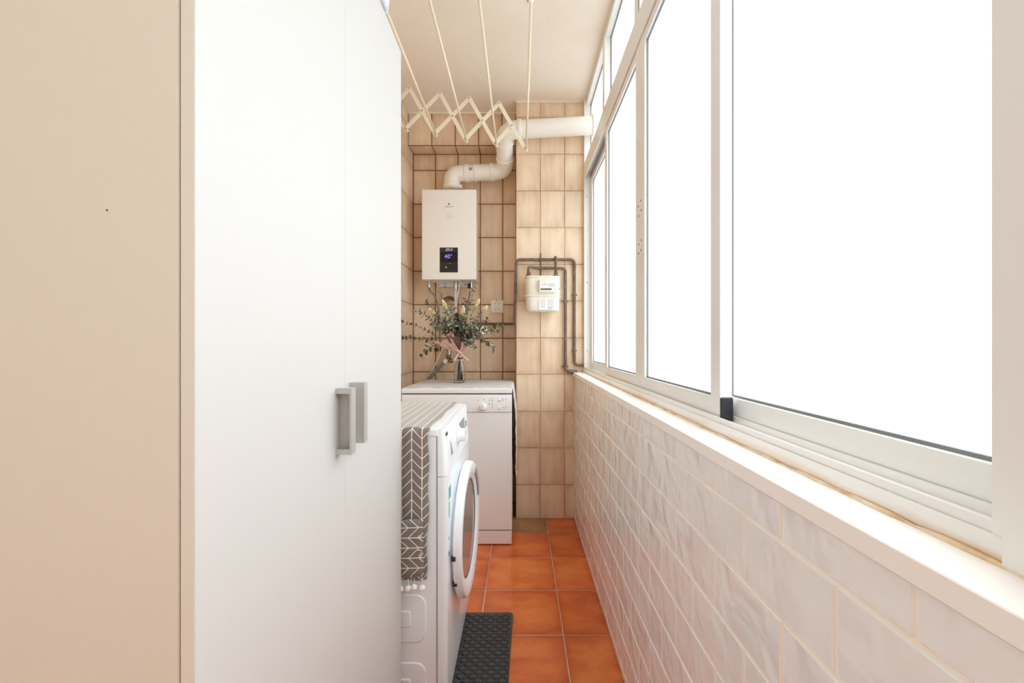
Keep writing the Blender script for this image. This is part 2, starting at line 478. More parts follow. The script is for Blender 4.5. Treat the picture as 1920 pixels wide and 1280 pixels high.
wb = structure(build('wall_back', B(XL - .1, 0.0, YN + .002, YN + .1, 0, CZ), M_GROUT_D), 'tiled back wall of the recess behind the dishwasher')
for (x0, x1) in cells(XL, -.027, XL, .1535):
    for (z0, z1) in cells(0.0, 2.39, ZR, .2298):
        put_tile('wall_tile', wb, x1 - x0 - G * 1.9, z1 - z0 - G * 1.9, .008, M_TILE, .0012, ((x0 + x1) / 2, YN, (z0 + z1) / 2), (0, 0, 0), .002)

lt = structure(build('wall_lintel', B(XL, -.0247, YLN + .002, YN + .008, 2.392, CZ), M_GROUT_D), 'tiled lintel across the top of the recess')
for (x0, x1) in cells(XL, -.027, XL, .1535):
    put_tile('wall_tile', lt, x1 - x0 - G * 1.9, .214, .008, M_TILE, .0012, ((x0 + x1) / 2, YLN, 2.39 + .111), (0, 0, 0), .002)
    o = put_tile('wall_tile', lt, x1 - x0 - G * 1.9, .130, .008, M_TILE, .0012, ((x0 + x1) / 2, (YLN + YN) / 2 + .005, 2.390), (PI / 2, 0, 0))

wp = structure(build('wall_pillar', B(-.0217, .56, YC + .003, YN + .1, 0, CZ), M_GROUT_L), 'pale beige tiled pillar carrying the gas meter')
for (x0, x1) in cells(-.0247, .405, -.0247, .1517):
    for (z0, z1) in cells(0.0, CZ - .004, ZR, .2295):
        put_tile('wall_tile', wp, x1 - x0 - G, z1 - z0 - G, .008, M_TILE, .0012, ((x0 + x1) / 2, YC, (z0 + z1) / 2), (0, 0, 0), .0025)
for (z0, z1) in cells(0.0, CZ - .004, ZR, .2295):   # tiles on the pillar's return into the recess
    for (y0, y1) in cells(YC, YN, YC, .1517):
        put_tile('wall_tile', wp, y1 - y0 - G, z1 - z0 - G, .008, M_TILE, .0012, (-.0247, (y0 + y1) / 2, (z0 + z1) / 2), (0, 0, -PI / 2))
bm = bmesh.new()
box(bm, -.026, .405, YC - .006, YC + .004, CZ - .009, CZ)
box(bm, XL, -.026, YLN - .006, YLN + .004, CZ - .009, CZ)
structure(build('trim_1', bm, M_CEIL), 'thin plaster bead where ceiling meets the tiles')

wr = structure(build('wall_right', B(XW + .0022, .56, YB - .1, YC, 0, .893), M_GROUT_W), 'low parapet wall of glossy white subway tiles')
rowz = [.8386 - .1025 * k for k in range(0, 9)]
bands = [(.8386, .892)] + [(b, a) for a, b in zip(rowz, rowz[1:])] + [(0.0, rowz[-1])]
for i, (z0, z1) in enumerate(bands):
    st = .4007 if i % 2 == 0 else .5032
    for (y0, y1) in cells(YB, YC - .001, st, .205):
        if z1 - z0 < .01: continue
        put_tile('subway_tile', wr, y1 - y0 - .0055, z1 - z0 - .0055, .007, M_SUB, .0018, (XW, (y0 + y1) / 2, (z0 + z1) / 2), (0, 0, -PI / 2), .007)
# ragged white joint filler at the pillar corner
bm = bmesh.new()
z = .05
while z < .88:
    h = random.uniform(.02, .07)
    tube(bm, [(XW - .002, YC - .003, z), (XW - random.uniform(.003, .012), YC - .004, z + h * .5), (XW - .002, YC - .003, z + h)], [.0015, random.uniform(.002, .004), .0015], 5)
    z += h + random.uniform(.0, .05)
build('joint_filler', bm, M_WHITEPAINT, wr)

structure(build('wall_near', B(XL - .1, .56, YB - .1, YB, 0, CZ), M_PAINT), 'plain cream wall behind the camera')

# window sill
sl = structure(build('trim_2', B(.331, .470, YB, YC - .001, .893, .916, bev=.0012), M_MARBLE), 'white stone window sill along the parapet')
bm = bmesh.new()
pts = []; y = YB
while y < 2.9:
    pts.append((.3905 + random.uniform(-.0015, .001), y, .9165)); y += .03
tube(bm, pts, [random.uniform(.0015, .0038) for _ in pts], 6)
build('sealant_bead', bm, M_SEAL, sl)

# ------------------------------------------------------------------ the glazing
def bar(name, b, parent, m=M_ALU, bev=.0012): return build(name, B(*b, bev=bev), m, parent)
def make_window(name, label, y0, y1, sash_spec, lights, mull):
    W = bpy.data.objects.new(name, None); COL.objects.link(W); W.location = (.43, (y0 + y1) / 2, .916); ORG[W] = Vector(W.location)
    structure(W, label)
    # outer frame
    bar('bottom_rail', (.392, .478, y0, y1, .9165, .938), W, M_ALUST)
    bar('track_lip', (.3965, .3995, y0 + .03, y1 - .03, .937, .949), W)
    bar('track_lip', (.4335, .4360, y0 + .03, y1 - .03, .937, .949), W)
    jb = bar('jamb', (.396, .478, y1 - .034, y1, .937, CZ), W)
    for z in (1.05, 1.47, 2.00):
        bm = lathe(bmesh.new(), [(.0045, 0), (.0045, .002)], (.413, y1 - .0365, z), 'Y', 10); build('screw', bm, M_STEEL, jb)
    bar('jamb', (.388, .478, y0 - .04, y0 + .016, .9165, CZ), W)
    bar('jamb', (.394, .478, y0 + .012, y0 + .030, .9165, 2.2), W)
    tr = bar('transom', (.400, .478, y0, y1, 2.147, 2.215), W)
    build('transom_lip', B(.4005, .4045, y0 + .03, y1 - .03, 2.118, 2.148), M_ALU, tr)
    build('transom_lip', B(.4332, .4362, y0 + .03, y1 - .03, 2.118, 2.148), M_GREYP, tr)
    bar('head_rail', (.408, .478, y0, y1, 2.566, CZ), W)
    for (a, b) in mull: bar('mullion', (.405, .470, a, b, 2.21, 2.57), W)
    for i, (a, b, gx) in enumerate(lights):
        p = build('pane', B(gx, gx + .004, a + .001, b - .001, 2.212, 2.568), M_FROST, W)
        e = .005
        build('gasket', boxes([(gx - .004, gx - .0005, a, b, 2.5655 - e, 2.5655), (gx - .004, gx - .0005, a, b, 2.2155, 2.2155 + e),
                               (gx - .004, gx - .0005, a, a + e, 2.2155, 2.5655), (gx - .004, gx - .0005, b - e, b, 2.2155, 2.5655)]), M_GASK, p)
    for (a, b, x0, sa, sb, holes, cap) in sash_spec:
        x1 = x0 + .027; zb, zt = .9405, 2.140; rb, rt = .985, 2.085
        s = build('sash', boxes([(x0, x1, a, a + sa, zb, zt), (x0, x1, b - sb, b, zb, zt),
                                 (x0 + .001, x1 - .001, a + sa - .001, b - sb + .001, zb, rb), (x0 + .001, x1 - .001, a + sa - .001, b - sb + .001, rt, zt)], bev=.001), M_ALU, W)
        gx = x0 + .013
        build('pane', B(gx, gx + .004, a + sa - .004, b - sb + .004, rb - .004, rt + .004), M_FROST, s)
        g = .0045; ya, yb = a + sa, b - sb
        build('gasket', boxes([(gx - .005, gx - .0004, ya, yb, rb, rb + g), (gx - .005, gx - .0004, ya, yb, rt - g * .5, rt),
                               (gx - .005, gx - .0004, yb - g * .6, yb, rb, rt)]), M_GASK, s)
        for (hy, hz, hr) in holes:
            build('screw_hole', lathe(bmesh.new(), [(hr, -.0006), (hr, .0012)], (x0, hy, hz), 'X', 8), M_SEAM, s)
        if cap:
            build('weather_strip', B(x1 - .0022, x1 + .0004, a - .0012, a + .004, .99, zt), M_GASK, s)
            build('end_cap', B(x0 + .0003, x0 + .026, a - .0035, a + .012, .940, .987, bev=.002), M_BLACKP, s, label='black plastic end cap')
    return W
def hole_px(x, y):
    d = .405 * F_PX / (x - VPX); return (d, CAM_H - (y - VPY) / F_PX * d, .0042)
hb = [hole_px(1197.0, 387), hole_px(1197.3, 405), hole_px(1197.3, 458), hole_px(1197.3, 475)]
hc = [hole_px(1201.3, 376), hole_px(1202.2, 394), hole_px(1202.4, 450), hole_px(1202.2, 469)]
make_window('window_1', 'long white aluminium sliding window with frosted panes above the parapet', .360, YC - .002,
    [(2.170, 2.877, .437, .047, .047, [], False),
     (1.575, 2.220, .405, .056, .047, hb, False),
     (.943, 1.572, .405, .047, .056, hc, True),
     (.383, 1.030, .437, .0466, .047, [], False)],
    [(2.280, 2.877, .440), (1.650, 2.237, .440), (1.000, 1.607, .412), (.390, .957, .440)],
    [(2.237, 2.280), (1.607, 1.650), (.957, 1.000)])
make_window('fill_window', 'unseen second frosted sliding window added behind the camera for fill light', -.95, .318,  # assumed glazing out of view, sized to brighten surfaces facing the camera
    [(-.34, .285, .405, .047, .047, [], False), (-.92, -.30, .437, .047, .047, [], False)],
    [(-.30, .284, .440), (-.92, -.343, .440)], [(-.343, -.30)])
build('upper_masonry', B(.388, .56, YB - .1, -.99, .9165, CZ), M_PAINT, wr)

# ------------------------------------------------------------------ wardrobe
WX, WY0, WY1, WZ = -.342, .490, 1.339, 1.934
wd = thing('wardrobe', 'tall white two-door wardrobe with cream side panel at the left', 'wardrobe', ((XL + WX) / 2, (WY0 + WY1) / 2, 0))
XB = WX - .018
build('side_panel', B(XL + .004, XB, WY0 + .001, WY0 + .018, .0, WZ - .001, bev=.004, seg=3), M_CREAM, wd, smooth=.6, label='cream side panel facing the room')
build('side_panel', B(XL + .004, XB, WY1 - .018, WY1 - .001, .0, WZ - .001, bev=.002), M_CREAM, wd)
build('top_panel', B(XL + .004, XB, WY0 + .018, WY1 - .018, WZ - .019, WZ - .001), M_CREAM, wd)
build('bottom_panel', B(XL + .004, XB, WY0 + .018, WY1 - .018, .05, .068), M_CREAM, wd)
build('back_panel', B(XL + .002, XL + .007, WY0 + .018, WY1 - .018, .0, WZ - .02), M_CREAM, wd)
build('plinth', B(XB - .03, XB - .014, WY0 + .018, WY1 - .018, 0, .05), M_CREAM, wd)
build('screw_cap', lathe(bmesh.new(), [(.0011, -.0006), (.0011, .001)], px(201, 394, WY0 + .001), 'Y', 8), M_SEAM, wd)
YM = .9105
for k, (a, b, hy0, hy1, hz0, hz1, web) in enumerate([(WY0, YM - .0004, .862, .884, .890, 1.013, 1), (YM + .0004, WY1, .932, .953, .897, 1.018, -1)]):
    dr = build('door', B(WX - .0155, WX, a, b, .045, WZ, bev=.0008), [M_DOOR, M_EDGE], wd, loc=(WX, a, .045))
    for p in dr.data.polygons:                       # cream edging on the narrow sides
        if abs(p.normal.y) > .8: p.material_index = 1
    xo = WX + .030
    xi = xo - .0035
    wy = (hy1 - .003, hy1) if web > 0 else (hy0, hy0 + .003)
    py = (hy0, hy1 - .003) if web > 0 else (hy0 + .003, hy1)
    bm = boxes([(WX, xi, py[0], py[1], hz1 - .010, hz1), (WX, xi, py[0], py[1], hz0, hz0 + .010)])
    box(bm, xi, xo, hy0, hy1, hz0, hz1)
    box(bm, WX, xi, wy[0], wy[1], hz0, hz1)
    build('handle', bm, M_SATIN, dr, label='grey channel-shaped pull handle')

# soft bag on top of the wardrobe
bm = bmesh.new()
bmesh.ops.create_uvsphere(bm, u_segments=40, v_segments=24, radius=1.0)
for v in bm.verts:
    c = v.co.copy(); s_ = lambda q, e: math.copysign(abs(q) ** e, q)
    x, y, z = s_(c.x, .20), s_(c.y, .20), s_(c.z, .5)
    q = 1 + .012 * math.sin(6 * c.x + 4 * c.y) + .010 * math.sin(9 * c.y - 5 * c.z)
    v.co = Vector((-.533 + .206 * x * q, .90 + (.312 + (.045 * (z + .6) if y > 0 else 0)) * y * q, max(WZ + .0015, 2.05 + .20 * z * q)))
build('storage_bag', bm, M_BAG, None, True, loc=(-.52, .93, WZ), label='soft lavender and white fabric bag on top of the wardrobe', cat='bag')

# ------------------------------------------------------------------ washing machine
FX, MY0, MY1, MZ, MB = -.215, 1.374, 1.957, .843, .022
wm = thing('washing_machine', 'white front-loading washing machine under a herringbone cover', 'washing machine', ((XL + FX) / 2, (MY0 + MY1) / 2, 0))
mbx = XL + .02
XS = -.2445
build('body', B(mbx, XS, MY0, MY1, MB, MZ - .022, bev=.003), M_WHITE, wm)
build('top_plate', B(mbx, XS + .002, MY0 - .002, MY1 + .002, MZ - .022, MZ, bev=.004, seg=2), M_WHITEPL, wm)
# front shell with rounded vertical corners
def rounded_front(z0, z1, lean=0.0, x1=FX, y0=MY0, y1=MY1, r=.016):
    bm = bmesh.new(); prof = [(XS + .0015, y0)]
    for k in range(7):
        a = PI / 2 * k / 6; prof.append((x1 - r + r * math.sin(a), y0 + r - r * math.cos(a)))
    for k in range(7):
        a = PI / 2 * k / 6; prof.append((x1 - r + r * math.cos(a), y1 - r + r * math.sin(a)))
    prof.append((XS + .0015, y1))
    lo = [bm.verts.new((x, y, z0)) for x, y in prof]; hi = [bm.verts.new((x - lean * (x - XS) / (x1 - XS), y, z1)) for x, y in prof]
    n = len(prof)
    for k in range(n): bm.faces.new((lo[k], lo[(k + 1) % n], hi[(k + 1) % n], hi[k]))
    bm.faces.new(list(reversed(lo))); bm.faces.new(hi)
    return bm
CPZ = .703
build('front_panel', rounded_front(MB, CPZ - .0015), M_WHITE, wm, .6)
cp = build('control_panel', rounded_front(CPZ, MZ - .001, .010), M_WHITEPL, wm, .6)
def cpx(z): return FX - .010 * (z - CPZ) / (MZ - CPZ)
def on_panel(name, y0, y1, z0, z1, t, m, bev=.0015):
    bm = B(-.004, t, y0, y1, z0, z1, bev=bev)
    for v in bm.verts: v.co.x += cpx(v.co.z)
    return build(name, bm, m, cp)
dw = on_panel('detergent_drawer', MY0 + .030, MY0 + .185, .715, .805, .0030, M_WHITEPL)
bm = bmesh.new()
P = [(MY0 + .085, .790), (MY0 + .120, .745), (MY0 + .085, .745)]
a = [bm.verts.new((cpx(z) + .0032, y, z)) for y, z in P]; b = [bm.verts.new((cpx(z) + .0040, y, z)) for y, z in P]
bm.faces.new(b); bm.faces.new(list(reversed(a)))
for k in range(3): bm.faces.new((a[k], a[(k + 1) % 3], b[(k + 1) % 3], b[k]))
build('drawer_grip', bm, M_GREYP, dw, label='grey triangular grip of the drawer')
on_panel('display', MY0 + .330, MY0 + .470, .745, .805, .0012, M_GREYP)
on_panel('button_strip', MY0 + .340, MY0 + .460, .722, .732, .0020, M_WHITEPL)
bm = lathe(bmesh.new(), [(.030, 0), (.030, .006), (.024, .012), (.022, .026), (.019, .028)], (cpx(.775), MY0 + .262, .775), 'X', 28)
kn = build('program_knob', bm, M_WHITEPL, cp, .6)
build('pointer', B(cpx(.775) + .027, cpx(.775) + .029, MY0 + .260, MY0 + .264, .775, .795), M_GREYP, kn)
on_panel('power_button', MY0 + .500, MY0 + .525, .760, .785, .0030, M_GREYP)
text('logo_print', 'beko', .020, (cpx(.822) + .0008, MY0 + .042, .822), FACE_X, M_DARKPRINT, cp)
# side panel pressings, seams, feet
def rrect_ring(bm, cx, cz, hw, hh, r, y, t, n=6):
    pts = []
    for (sx, sz, a0) in ((1, 1, 0), (-1, 1, 90), (-1, -1, 180), (1, -1, 270)):
        for k in range(n + 1):
            a = math.radians(a0 + 90 * k / n); pts.append(Vector((cx + sx * (hw - r) + r * math.cos(a), y, cz + sz * (hh - r) + r * math.sin(a))))
    pts.append(pts[0]); pts.append(pts[1]); tube(bm, pts, t, 6, False); return bm
for cz in (.285, .085):
    # raised pressing with sloping sides and a smaller inner one
    bm = bmesh.new()
    def plate(hw, hh, r, y0, y1, cx):
        def loop(hw, hh, r, y):
            L = []
            for (sx, sz, a0) in ((1, 1, 0), (-1, 1, 90), (-1, -1, 180), (1, -1, 270)):
                for k in range(7):
                    a = math.radians(a0 + 15 * k); L.append(bm.verts.new((cx + sx * (hw - r) + r * math.cos(a), y, cz + sz * (hh - r) + r * math.sin(a))))
            return L
        A = loop(hw, hh, r, y0); C = loop(hw - .005, hh - .005, r - .003, y1); n = len(A)
        for k in range(n): bm.faces.new((A[k], A[(k + 1) % n], C[(k + 1) % n], C[k]))
        bm.faces.new(C); bm.faces.new(list(reversed(A)))
    plate(.118, .073, .032, MY0 + .001, MY0 - .003, -.393)
    plate(.062, .026, .008, MY0 - .0025, MY0 - .0055, -.382)
    build('side_pressing', bm, M_WHITE, wm)
build('seam', boxes([(XS - .0022, XS - .001, MY0 - .0006, MY0 + .002, MB, MZ - .024), (XS, FX - .016, MY0 - .0005, MY0 + .001, CPZ - .0016, CPZ - .0001)]), M_GREYP, wm)
for x in (mbx + .04, FX - .06):
    for y in (MY0 + .05, MY1 - .05):
        build('foot', lathe(bmesh.new(), [(.018, 0), (.018, .008), (.008, .012), (.008, MB + .002)], (x, y, .0), 'Z', 14), M_BLACKP, wm)
# sticker left of the porthole
st = build('energy_sticker', B(FX - .0005, FX + .0006, MY0 + .022, MY0 + .075, .560, .668), M_LABEL, wm, label='white and teal sticker')
build('print_band', boxes([(FX + .0005, FX + .0009, MY0 + .024, MY0 + .070, .625, .664), (FX + .0005, FX + .0009, MY0 + .026, MY0 + .050, .570, .618)]), M_TEAL, st)
build('print_line', boxes([(FX + .0008, FX + .0012, MY0 + .030, MY0 + .066, .650 - k * .012, .654 - k * .012) for k in range(3)]), M_BLUEPRINT, st)
for (q1, q2, q3) in ((.042, .455, .468), (.036, .505, .512)): build('print_mark', B(FX + .0003, FX + .0009, MY0 + .026, MY0 + q1, q2, q3), M_BLUEPRINT, wm)
# porthole door: hinged on the near side, a little ajar
DR, DCY, DCZ, DT = .226, 1.655, .447, .032
def door_place(bm, ang=math.radians(2.1)):
    h = Vector((FX + .004, DCY - DR, DCZ))
    bmesh.ops.rotate(bm, verts=bm.verts, cent=h, matrix=Matrix.Rotation(-ang, 3, 'Z')); return bm
c = (FX + .004, DCY, DCZ)
bm = lathe(bmesh.new(), [(.150, .000), (DR - .012, .000), (DR, .006), (DR, DT - .010), (DR - .006, DT - .002), (DR - .016, DT), (DR - .050, DT - .006), (DR - .058, DT - .012), (.150, DT - .016), (.150, 0)], c, 'X', 72, False)
bmesh.ops.remove_doubles(bm, verts=bm.verts, dist=1e-5)
pd = build('porthole_door', door_place(bm), M_WHITEPL, wm, .5)
bm = lathe(bmesh.new(), [(DR - .060, DT - .017), (DR - .060, DT - .011), (DR - .068, DT - .010), (DR - .070, DT - .017)], c, 'X', 72, False)
build('trim_ring', door_place(bm), M_GREYRING, pd, .5, label='grey ring around the porthole glass')
prof = [(DR - .069, DT - .012)] + [((DR - .069) * math.cos(a), DT - .012 - .018 * math.sin(a)) for a in [k * PI / 2 / 9 for k in range(1, 9)]]
bm = lathe(bmesh.new(), prof, c, 'X', 56, True)
build('porthole_glass', door_place(bm), M_DGLASS, pd, .5)
for z in (DCZ - .013, DCZ - .103):
    y = DCY - math.sqrt(DR * DR - (z - DCZ) ** 2)
    build('hinge', door_place(B(FX + .004, FX + .017, y - .0015, y + .012, z - .007, z + .007)), M_BLACKP, pd)
# grip recess: a curved slot on the far side of the ring
bm = bmesh.new()
for k in range(9):
    a0 = math.radians(16 + k * 5.0); a1 = math.radians(16 + (k + 1) * 5.0)
    q = [(DR - .038, a0), (DR - .014, a0), (DR - .014, a1), (DR - .038, a1)]
    lo = [bm.verts.new((c[0] + DT - .006, DCY + r * math.cos(a), DCZ + r * math.sin(a))) for r, a in q]
    hi = [bm.verts.new((c[0] + DT + .0008, DCY + r * math.cos(a), DCZ + r * math.sin(a))) for r, a in q]
    bm.faces.new(hi)
    for j in range(4): bm.faces.new((lo[j], lo[(j + 1) % 4], hi[(j + 1) % 4], hi[j]))
build('grip', door_place(bm), M_GREYP, pd, label='grey finger grip on the porthole rim')
bm = lathe(bmesh.new(), [(.150, -.002), (.205, -.002), (.205, .003), (.150, .003)], (FX + .001, DCY, DCZ), 'X', 56, False)
build('door_seal', bm, M_WHITEPL, wm, .5)

# ------------------------------------------------------------------ herringbone cover on the washing machine
cv = thing('machine_cover', 'grey herringbone cloth cover with pockets and pompoms over the washing machine', 'cloth cover', ((XL - .26) / 2, (MY0 + MY1) / 2, MZ))
cx0, cx1 = mbx + .01, -.268
zt = MZ + .0045; yn = MY0 - .012
path = [(MY1 + .008, .50)]
def sy(s):      # arclength from the near-bottom edge -> (y, z)
    return None
prof = []
zb = .405
n1 = 26
for k in range(n1): prof.append((yn, zb + (zt - .018 - zb) * k / (n1 - 1)))
for k in range(1, 7):
    a = PI / 2 * k / 6; prof.append((yn + .018 - .018 * math.cos(a), zt - .018 + .018 * math.sin(a)))
for k in range(1, 21): prof.append((yn + .018 + (MY1 + .010 - yn - .018 - .012) * k / 20, zt))
for k in range(1, 5):
    a = PI / 2 * k / 4; prof.append((MY1 - .002 + .010 * math.sin(a), zt - .010 + .010 * math.cos(a)))
for k in range(1, 8): prof.append((MY1 + .008, zt - .010 - .25 * k / 7))
sarc = [0]
for p, q in zip(prof, prof[1:]): sarc.append(sarc[-1] + math.hypot(q[0] - p[0], q[1] - p[1]))
NX = 28
P, UV = [], []
for i, (y, z) in enumerate(prof):
    rp, ru = [], []
    for j in range(NX + 1):
        x = cx0 + (cx1 - cx0) * j / NX
        dy = 0
        if i < n1 - 2: dy = -.0035 * (1 - i / n1) * math.sin(x * 60 + 1.0) - .002 * math.sin(x * 140 + i * .3)
        xx = x
        if j == NX: xx += .0025 * math.sin(i * .7) - .006 * max(0, 1 - i / 14)
        rp.append(Vector((xx, y + dy, z))); ru.append((x - cx1 + .0185, sarc[i]))
    P.append(rp); UV.append(ru)
o = build('cloth', grid(bmesh.new(), P, UV), M_HERR, cv, True); solidify(o, .003, 0)
# pocket, pattern turned sideways
pz0, pz1, px0_, px1_ = .418, .582, -.520, -.281
P, UV = [], []
for i in range(15):
    rp, ru = [], []
    for j in range(17):
        u, v = j / 16, i / 14
        x = px0_ + (px1_ - px0_) * u; z = pz0 + (pz1 - pz0) * v
        puff = .010 * (math.sin(PI * u) ** .5) * (.35 + .65 * v) + .006 * v
        if v == 1: z += .006 * math.sin(u * 9)
        rp.append(Vector((x, yn - .005 - puff, z))); ru.append((z + .006, x * 1.0))
    P.append(rp); UV.append(ru)
pk = build('pocket', grid(bmesh.new(), P, UV), M_HERR, cv, True, label='patch pocket with the pattern turned sideways'); solidify(pk, .003, 0)
bm = bmesh.new()
for (z, s1, s2) in ((.578, .020, .004), (.535, .016, -.004), (.492, .015, .005)):
    x = px1_ - .001
    bm = bmesh.new(); tube(bm, [(x, yn - .008, z), (x - .010, yn - .013, z + .006), (x - s1, yn - .016, z + s2)], .0010, 5)
    tube(bm, [(x, yn - .008, z), (x - .008, yn - .013, z - .006), (x - s1 * .7, yn - .016, z - s2 - .006)], .0010, 5)
    build('tie', bm, M_CABLE, pk)
for k in range(12):
    x = -.286 - k * .0205 + random.uniform(-.003, .003); dz = random.uniform(-.004, .004); y = yn - .009
    bm = bmesh.new(); bmesh.ops.create_icosphere(bm, subdivisions=3, radius=.0088)
    for v in bm.verts: v.co *= 1 + random.uniform(-.10, .12)
    bmesh.ops.translate(bm, verts=bm.verts, vec=(x, y, .386 + dz))
    pp = build('pompom', bm, M_BUD if k % 7 == 6 else M_WHITEPAINT, cv)
    build('cord', tube(bmesh.new(), [(x, y, .394 + dz), (x + .002, y, .402), (x, y + .002, .412)], .0011, 5), M_CABLE, pp)

# ------------------------------------------------------------------ rubber mat
mt = thing('floor_mat', 'black rubber mat with raised tread in front of the washing machine', 'mat', (-.13, 1.45, 0))
def mat_map(u, v):     # u across 0..1 from machine to aisle, v along 0..1 from near to far
    x0 = -.232; x1 = -.052 + (v - .0) * .024
    y = .85 + v * 1.035
    return Vector((x0 + (x1 - x0) * u, y, 0))
def mat_outline():
    L = [mat_map(0, 0), mat_map(1, 0)]
    tr = mat_map(1, 1)
    for k in range(6):
        a = PI / 2 * k / 5; L.append(Vector((tr.x - .014 + .014 * math.cos(a), tr.y - .014 + .014 * math.sin(a), 0)))
    L.append(mat_map(0, 1)); return L
bm = bmesh.new(); L = mat_outline()
lo = [bm.verts.new(p + Vector((0, 0, .0006))) for p in L]; hi = [bm.verts.new(p + Vector((0, 0, .008))) for p in L]
bm.faces.new(hi); bm.faces.new(list(reversed(lo)))
for k in range(len(L)): bm.faces.new((lo[k], lo[(k + 1) % len(L)], hi[(k + 1) % len(L)], hi[k]))
bmesh.ops.bevel(bm, geom=[e for e in bm.edges if all(v.co.z > .007 for v in e.verts)], offset=.002, segments=2, affect='EDGES')
build('base_sheet', bm, M_RUBBER, mt)
bm = bmesh.new(); pitch = .0205
for i in range(-2, 12):
    for j in range(0, 54):
        xx = -.208 + i * pitch * .93 + .008; yy = .86 + j * pitch * .93 + .006
        lim = mat_map(1, (yy - .85) / 1.035).x - .010
        if xx > lim or xx < -.228 or yy > 1.872: continue
        ang = math.radians(38 if (i + j) % 2 else -38)
        b0 = bmesh.new(); box(b0, -.0098, .0098, -.0038, .0038, 0, .0045)
        for v in b0.verts:
            if v.co.z > .001: v.co.x *= .72; v.co.y *= .45
        bmesh.ops.rotate(b0, verts=b0.verts, cent=(0, 0, 0), matrix=Matrix.Rotation(ang, 3, 'Z'))
        bmesh.ops.translate(b0, verts=b0.verts, vec=(xx, yy, .0078))
        tmp = bpy.data.meshes.new('t'); b0.to_mesh(tmp); b0.free(); bm.from_mesh(tmp); bpy.data.meshes.remove(tmp)
tr_ = build('tread', bm, M_RUBBER, mt); tr_['kind'] = 'stuff'

# ------------------------------------------------------------------ dishwasher
DX0, DX1, DY, DZ = -.643, -.043, 2.527, .851
ds = thing('dishwasher', 'white dishwasher standing in the tiled recess beyond the washing machine', 'dishwasher', ((DX0 + DX1) / 2, 2.82, 0))
build('body', B(DX0 + .003, DX1 - .003, DY + .022, 3.11, .012, .820), M_WHITE, ds)
build('worktop', B(DX0, DX1, DY - .004, 3.115, .8235, DZ, bev=.006, seg=3), M_WHITEPL, ds, .6)
build('top_gap', B(DX0 + .004, DX1 - .004, DY + .004, 3.11, .8180, .8240), M_SHADOWGAP, ds)
cpn = build('control_panel', B(DX0 + .001, DX1 - .001, DY - .004, DY + .022, .7225, .8182, bev=.003, seg=2), M_WHITEPL, ds, .6)
dd = build('door', B(DX0 + .001, DX1 - .001, DY, DY + .022, .083, .7205, bev=.002), M_WHITE, ds)
build('kickplate', B(DX0 + .002, DX1 - .002, DY + .002, DY + .020, .006, .0785, bev=.0015), M_WHITE, ds)
build('kick_gap', B(DX0 + .004, DX1 - .004, DY + .006, DY + .022, .0765, .084), M_SHADOWGAP, ds)
bm = lathe(bmesh.new(), [(.0195, 0), (.0195, -.006), (.016, -.012), (.0145, -.020), (.012, -.0215)], px(906, 763, DY - .004), 'Y', 24)
kb = build('program_knob', bm, M_WHITEPL, cpn, .6)
p = px(906, 760, DY); build('pointer', B(p.x - .0012, p.x + .0012, DY - .0262, DY - .025, p.z - .004, p.z + .012), M_PRINT, kb)
def mark(x, y, wpx, hpx, m=M_PRINT, name='print_mark', t=.0006):
    d = DY - .004; c_ = px(x, y, d); s = d / F_PX
    return build(name, B(c_.x - wpx * s / 2, c_.x + wpx * s / 2, d - t, d + .002, c_.z - hpx * s / 2, c_.z + hpx * s / 2), m, cpn)
for (x, y) in ((896.5, 750), (907, 749), (918, 750), (917, 757)): mark(x, y, 1.6, 2.2)
for y in (746.5, 751, 756.5, 760.5, 764.5): mark(922.8, y, 1.0, 1.6, M_DARKPRINT)
for y in (747, 749, 751): mark(942.5, y, 2.0, 1.0)
mark(948.5, 749, 1.4, 2.0); mark(942.5, 764, 2.2, 1.2); mark(948.5, 764, 1.4, 2.0)
for y in (749, 764.5):
    build('push_button', lathe(bmesh.new(), [(.0075, 0), (.0075, -.004), (.006, -.006)], px(937.5, y, DY - .004), 'Y', 18), M_WHITEPL, cpn, .6)
mark(889, 743.5, 30, 1.4, M_WHITEPAINT, 'display_line', .0010)
for x in (DX0 + .04, DX1 - .04):
    for y in (DY + .06, 3.06):
        build('foot', lathe(bmesh.new(), [(.016, 0), (.016, .006), (.008, .008), (.008, .016)], (x, y, 0), 'Z', 12), M_BLACKP, ds)

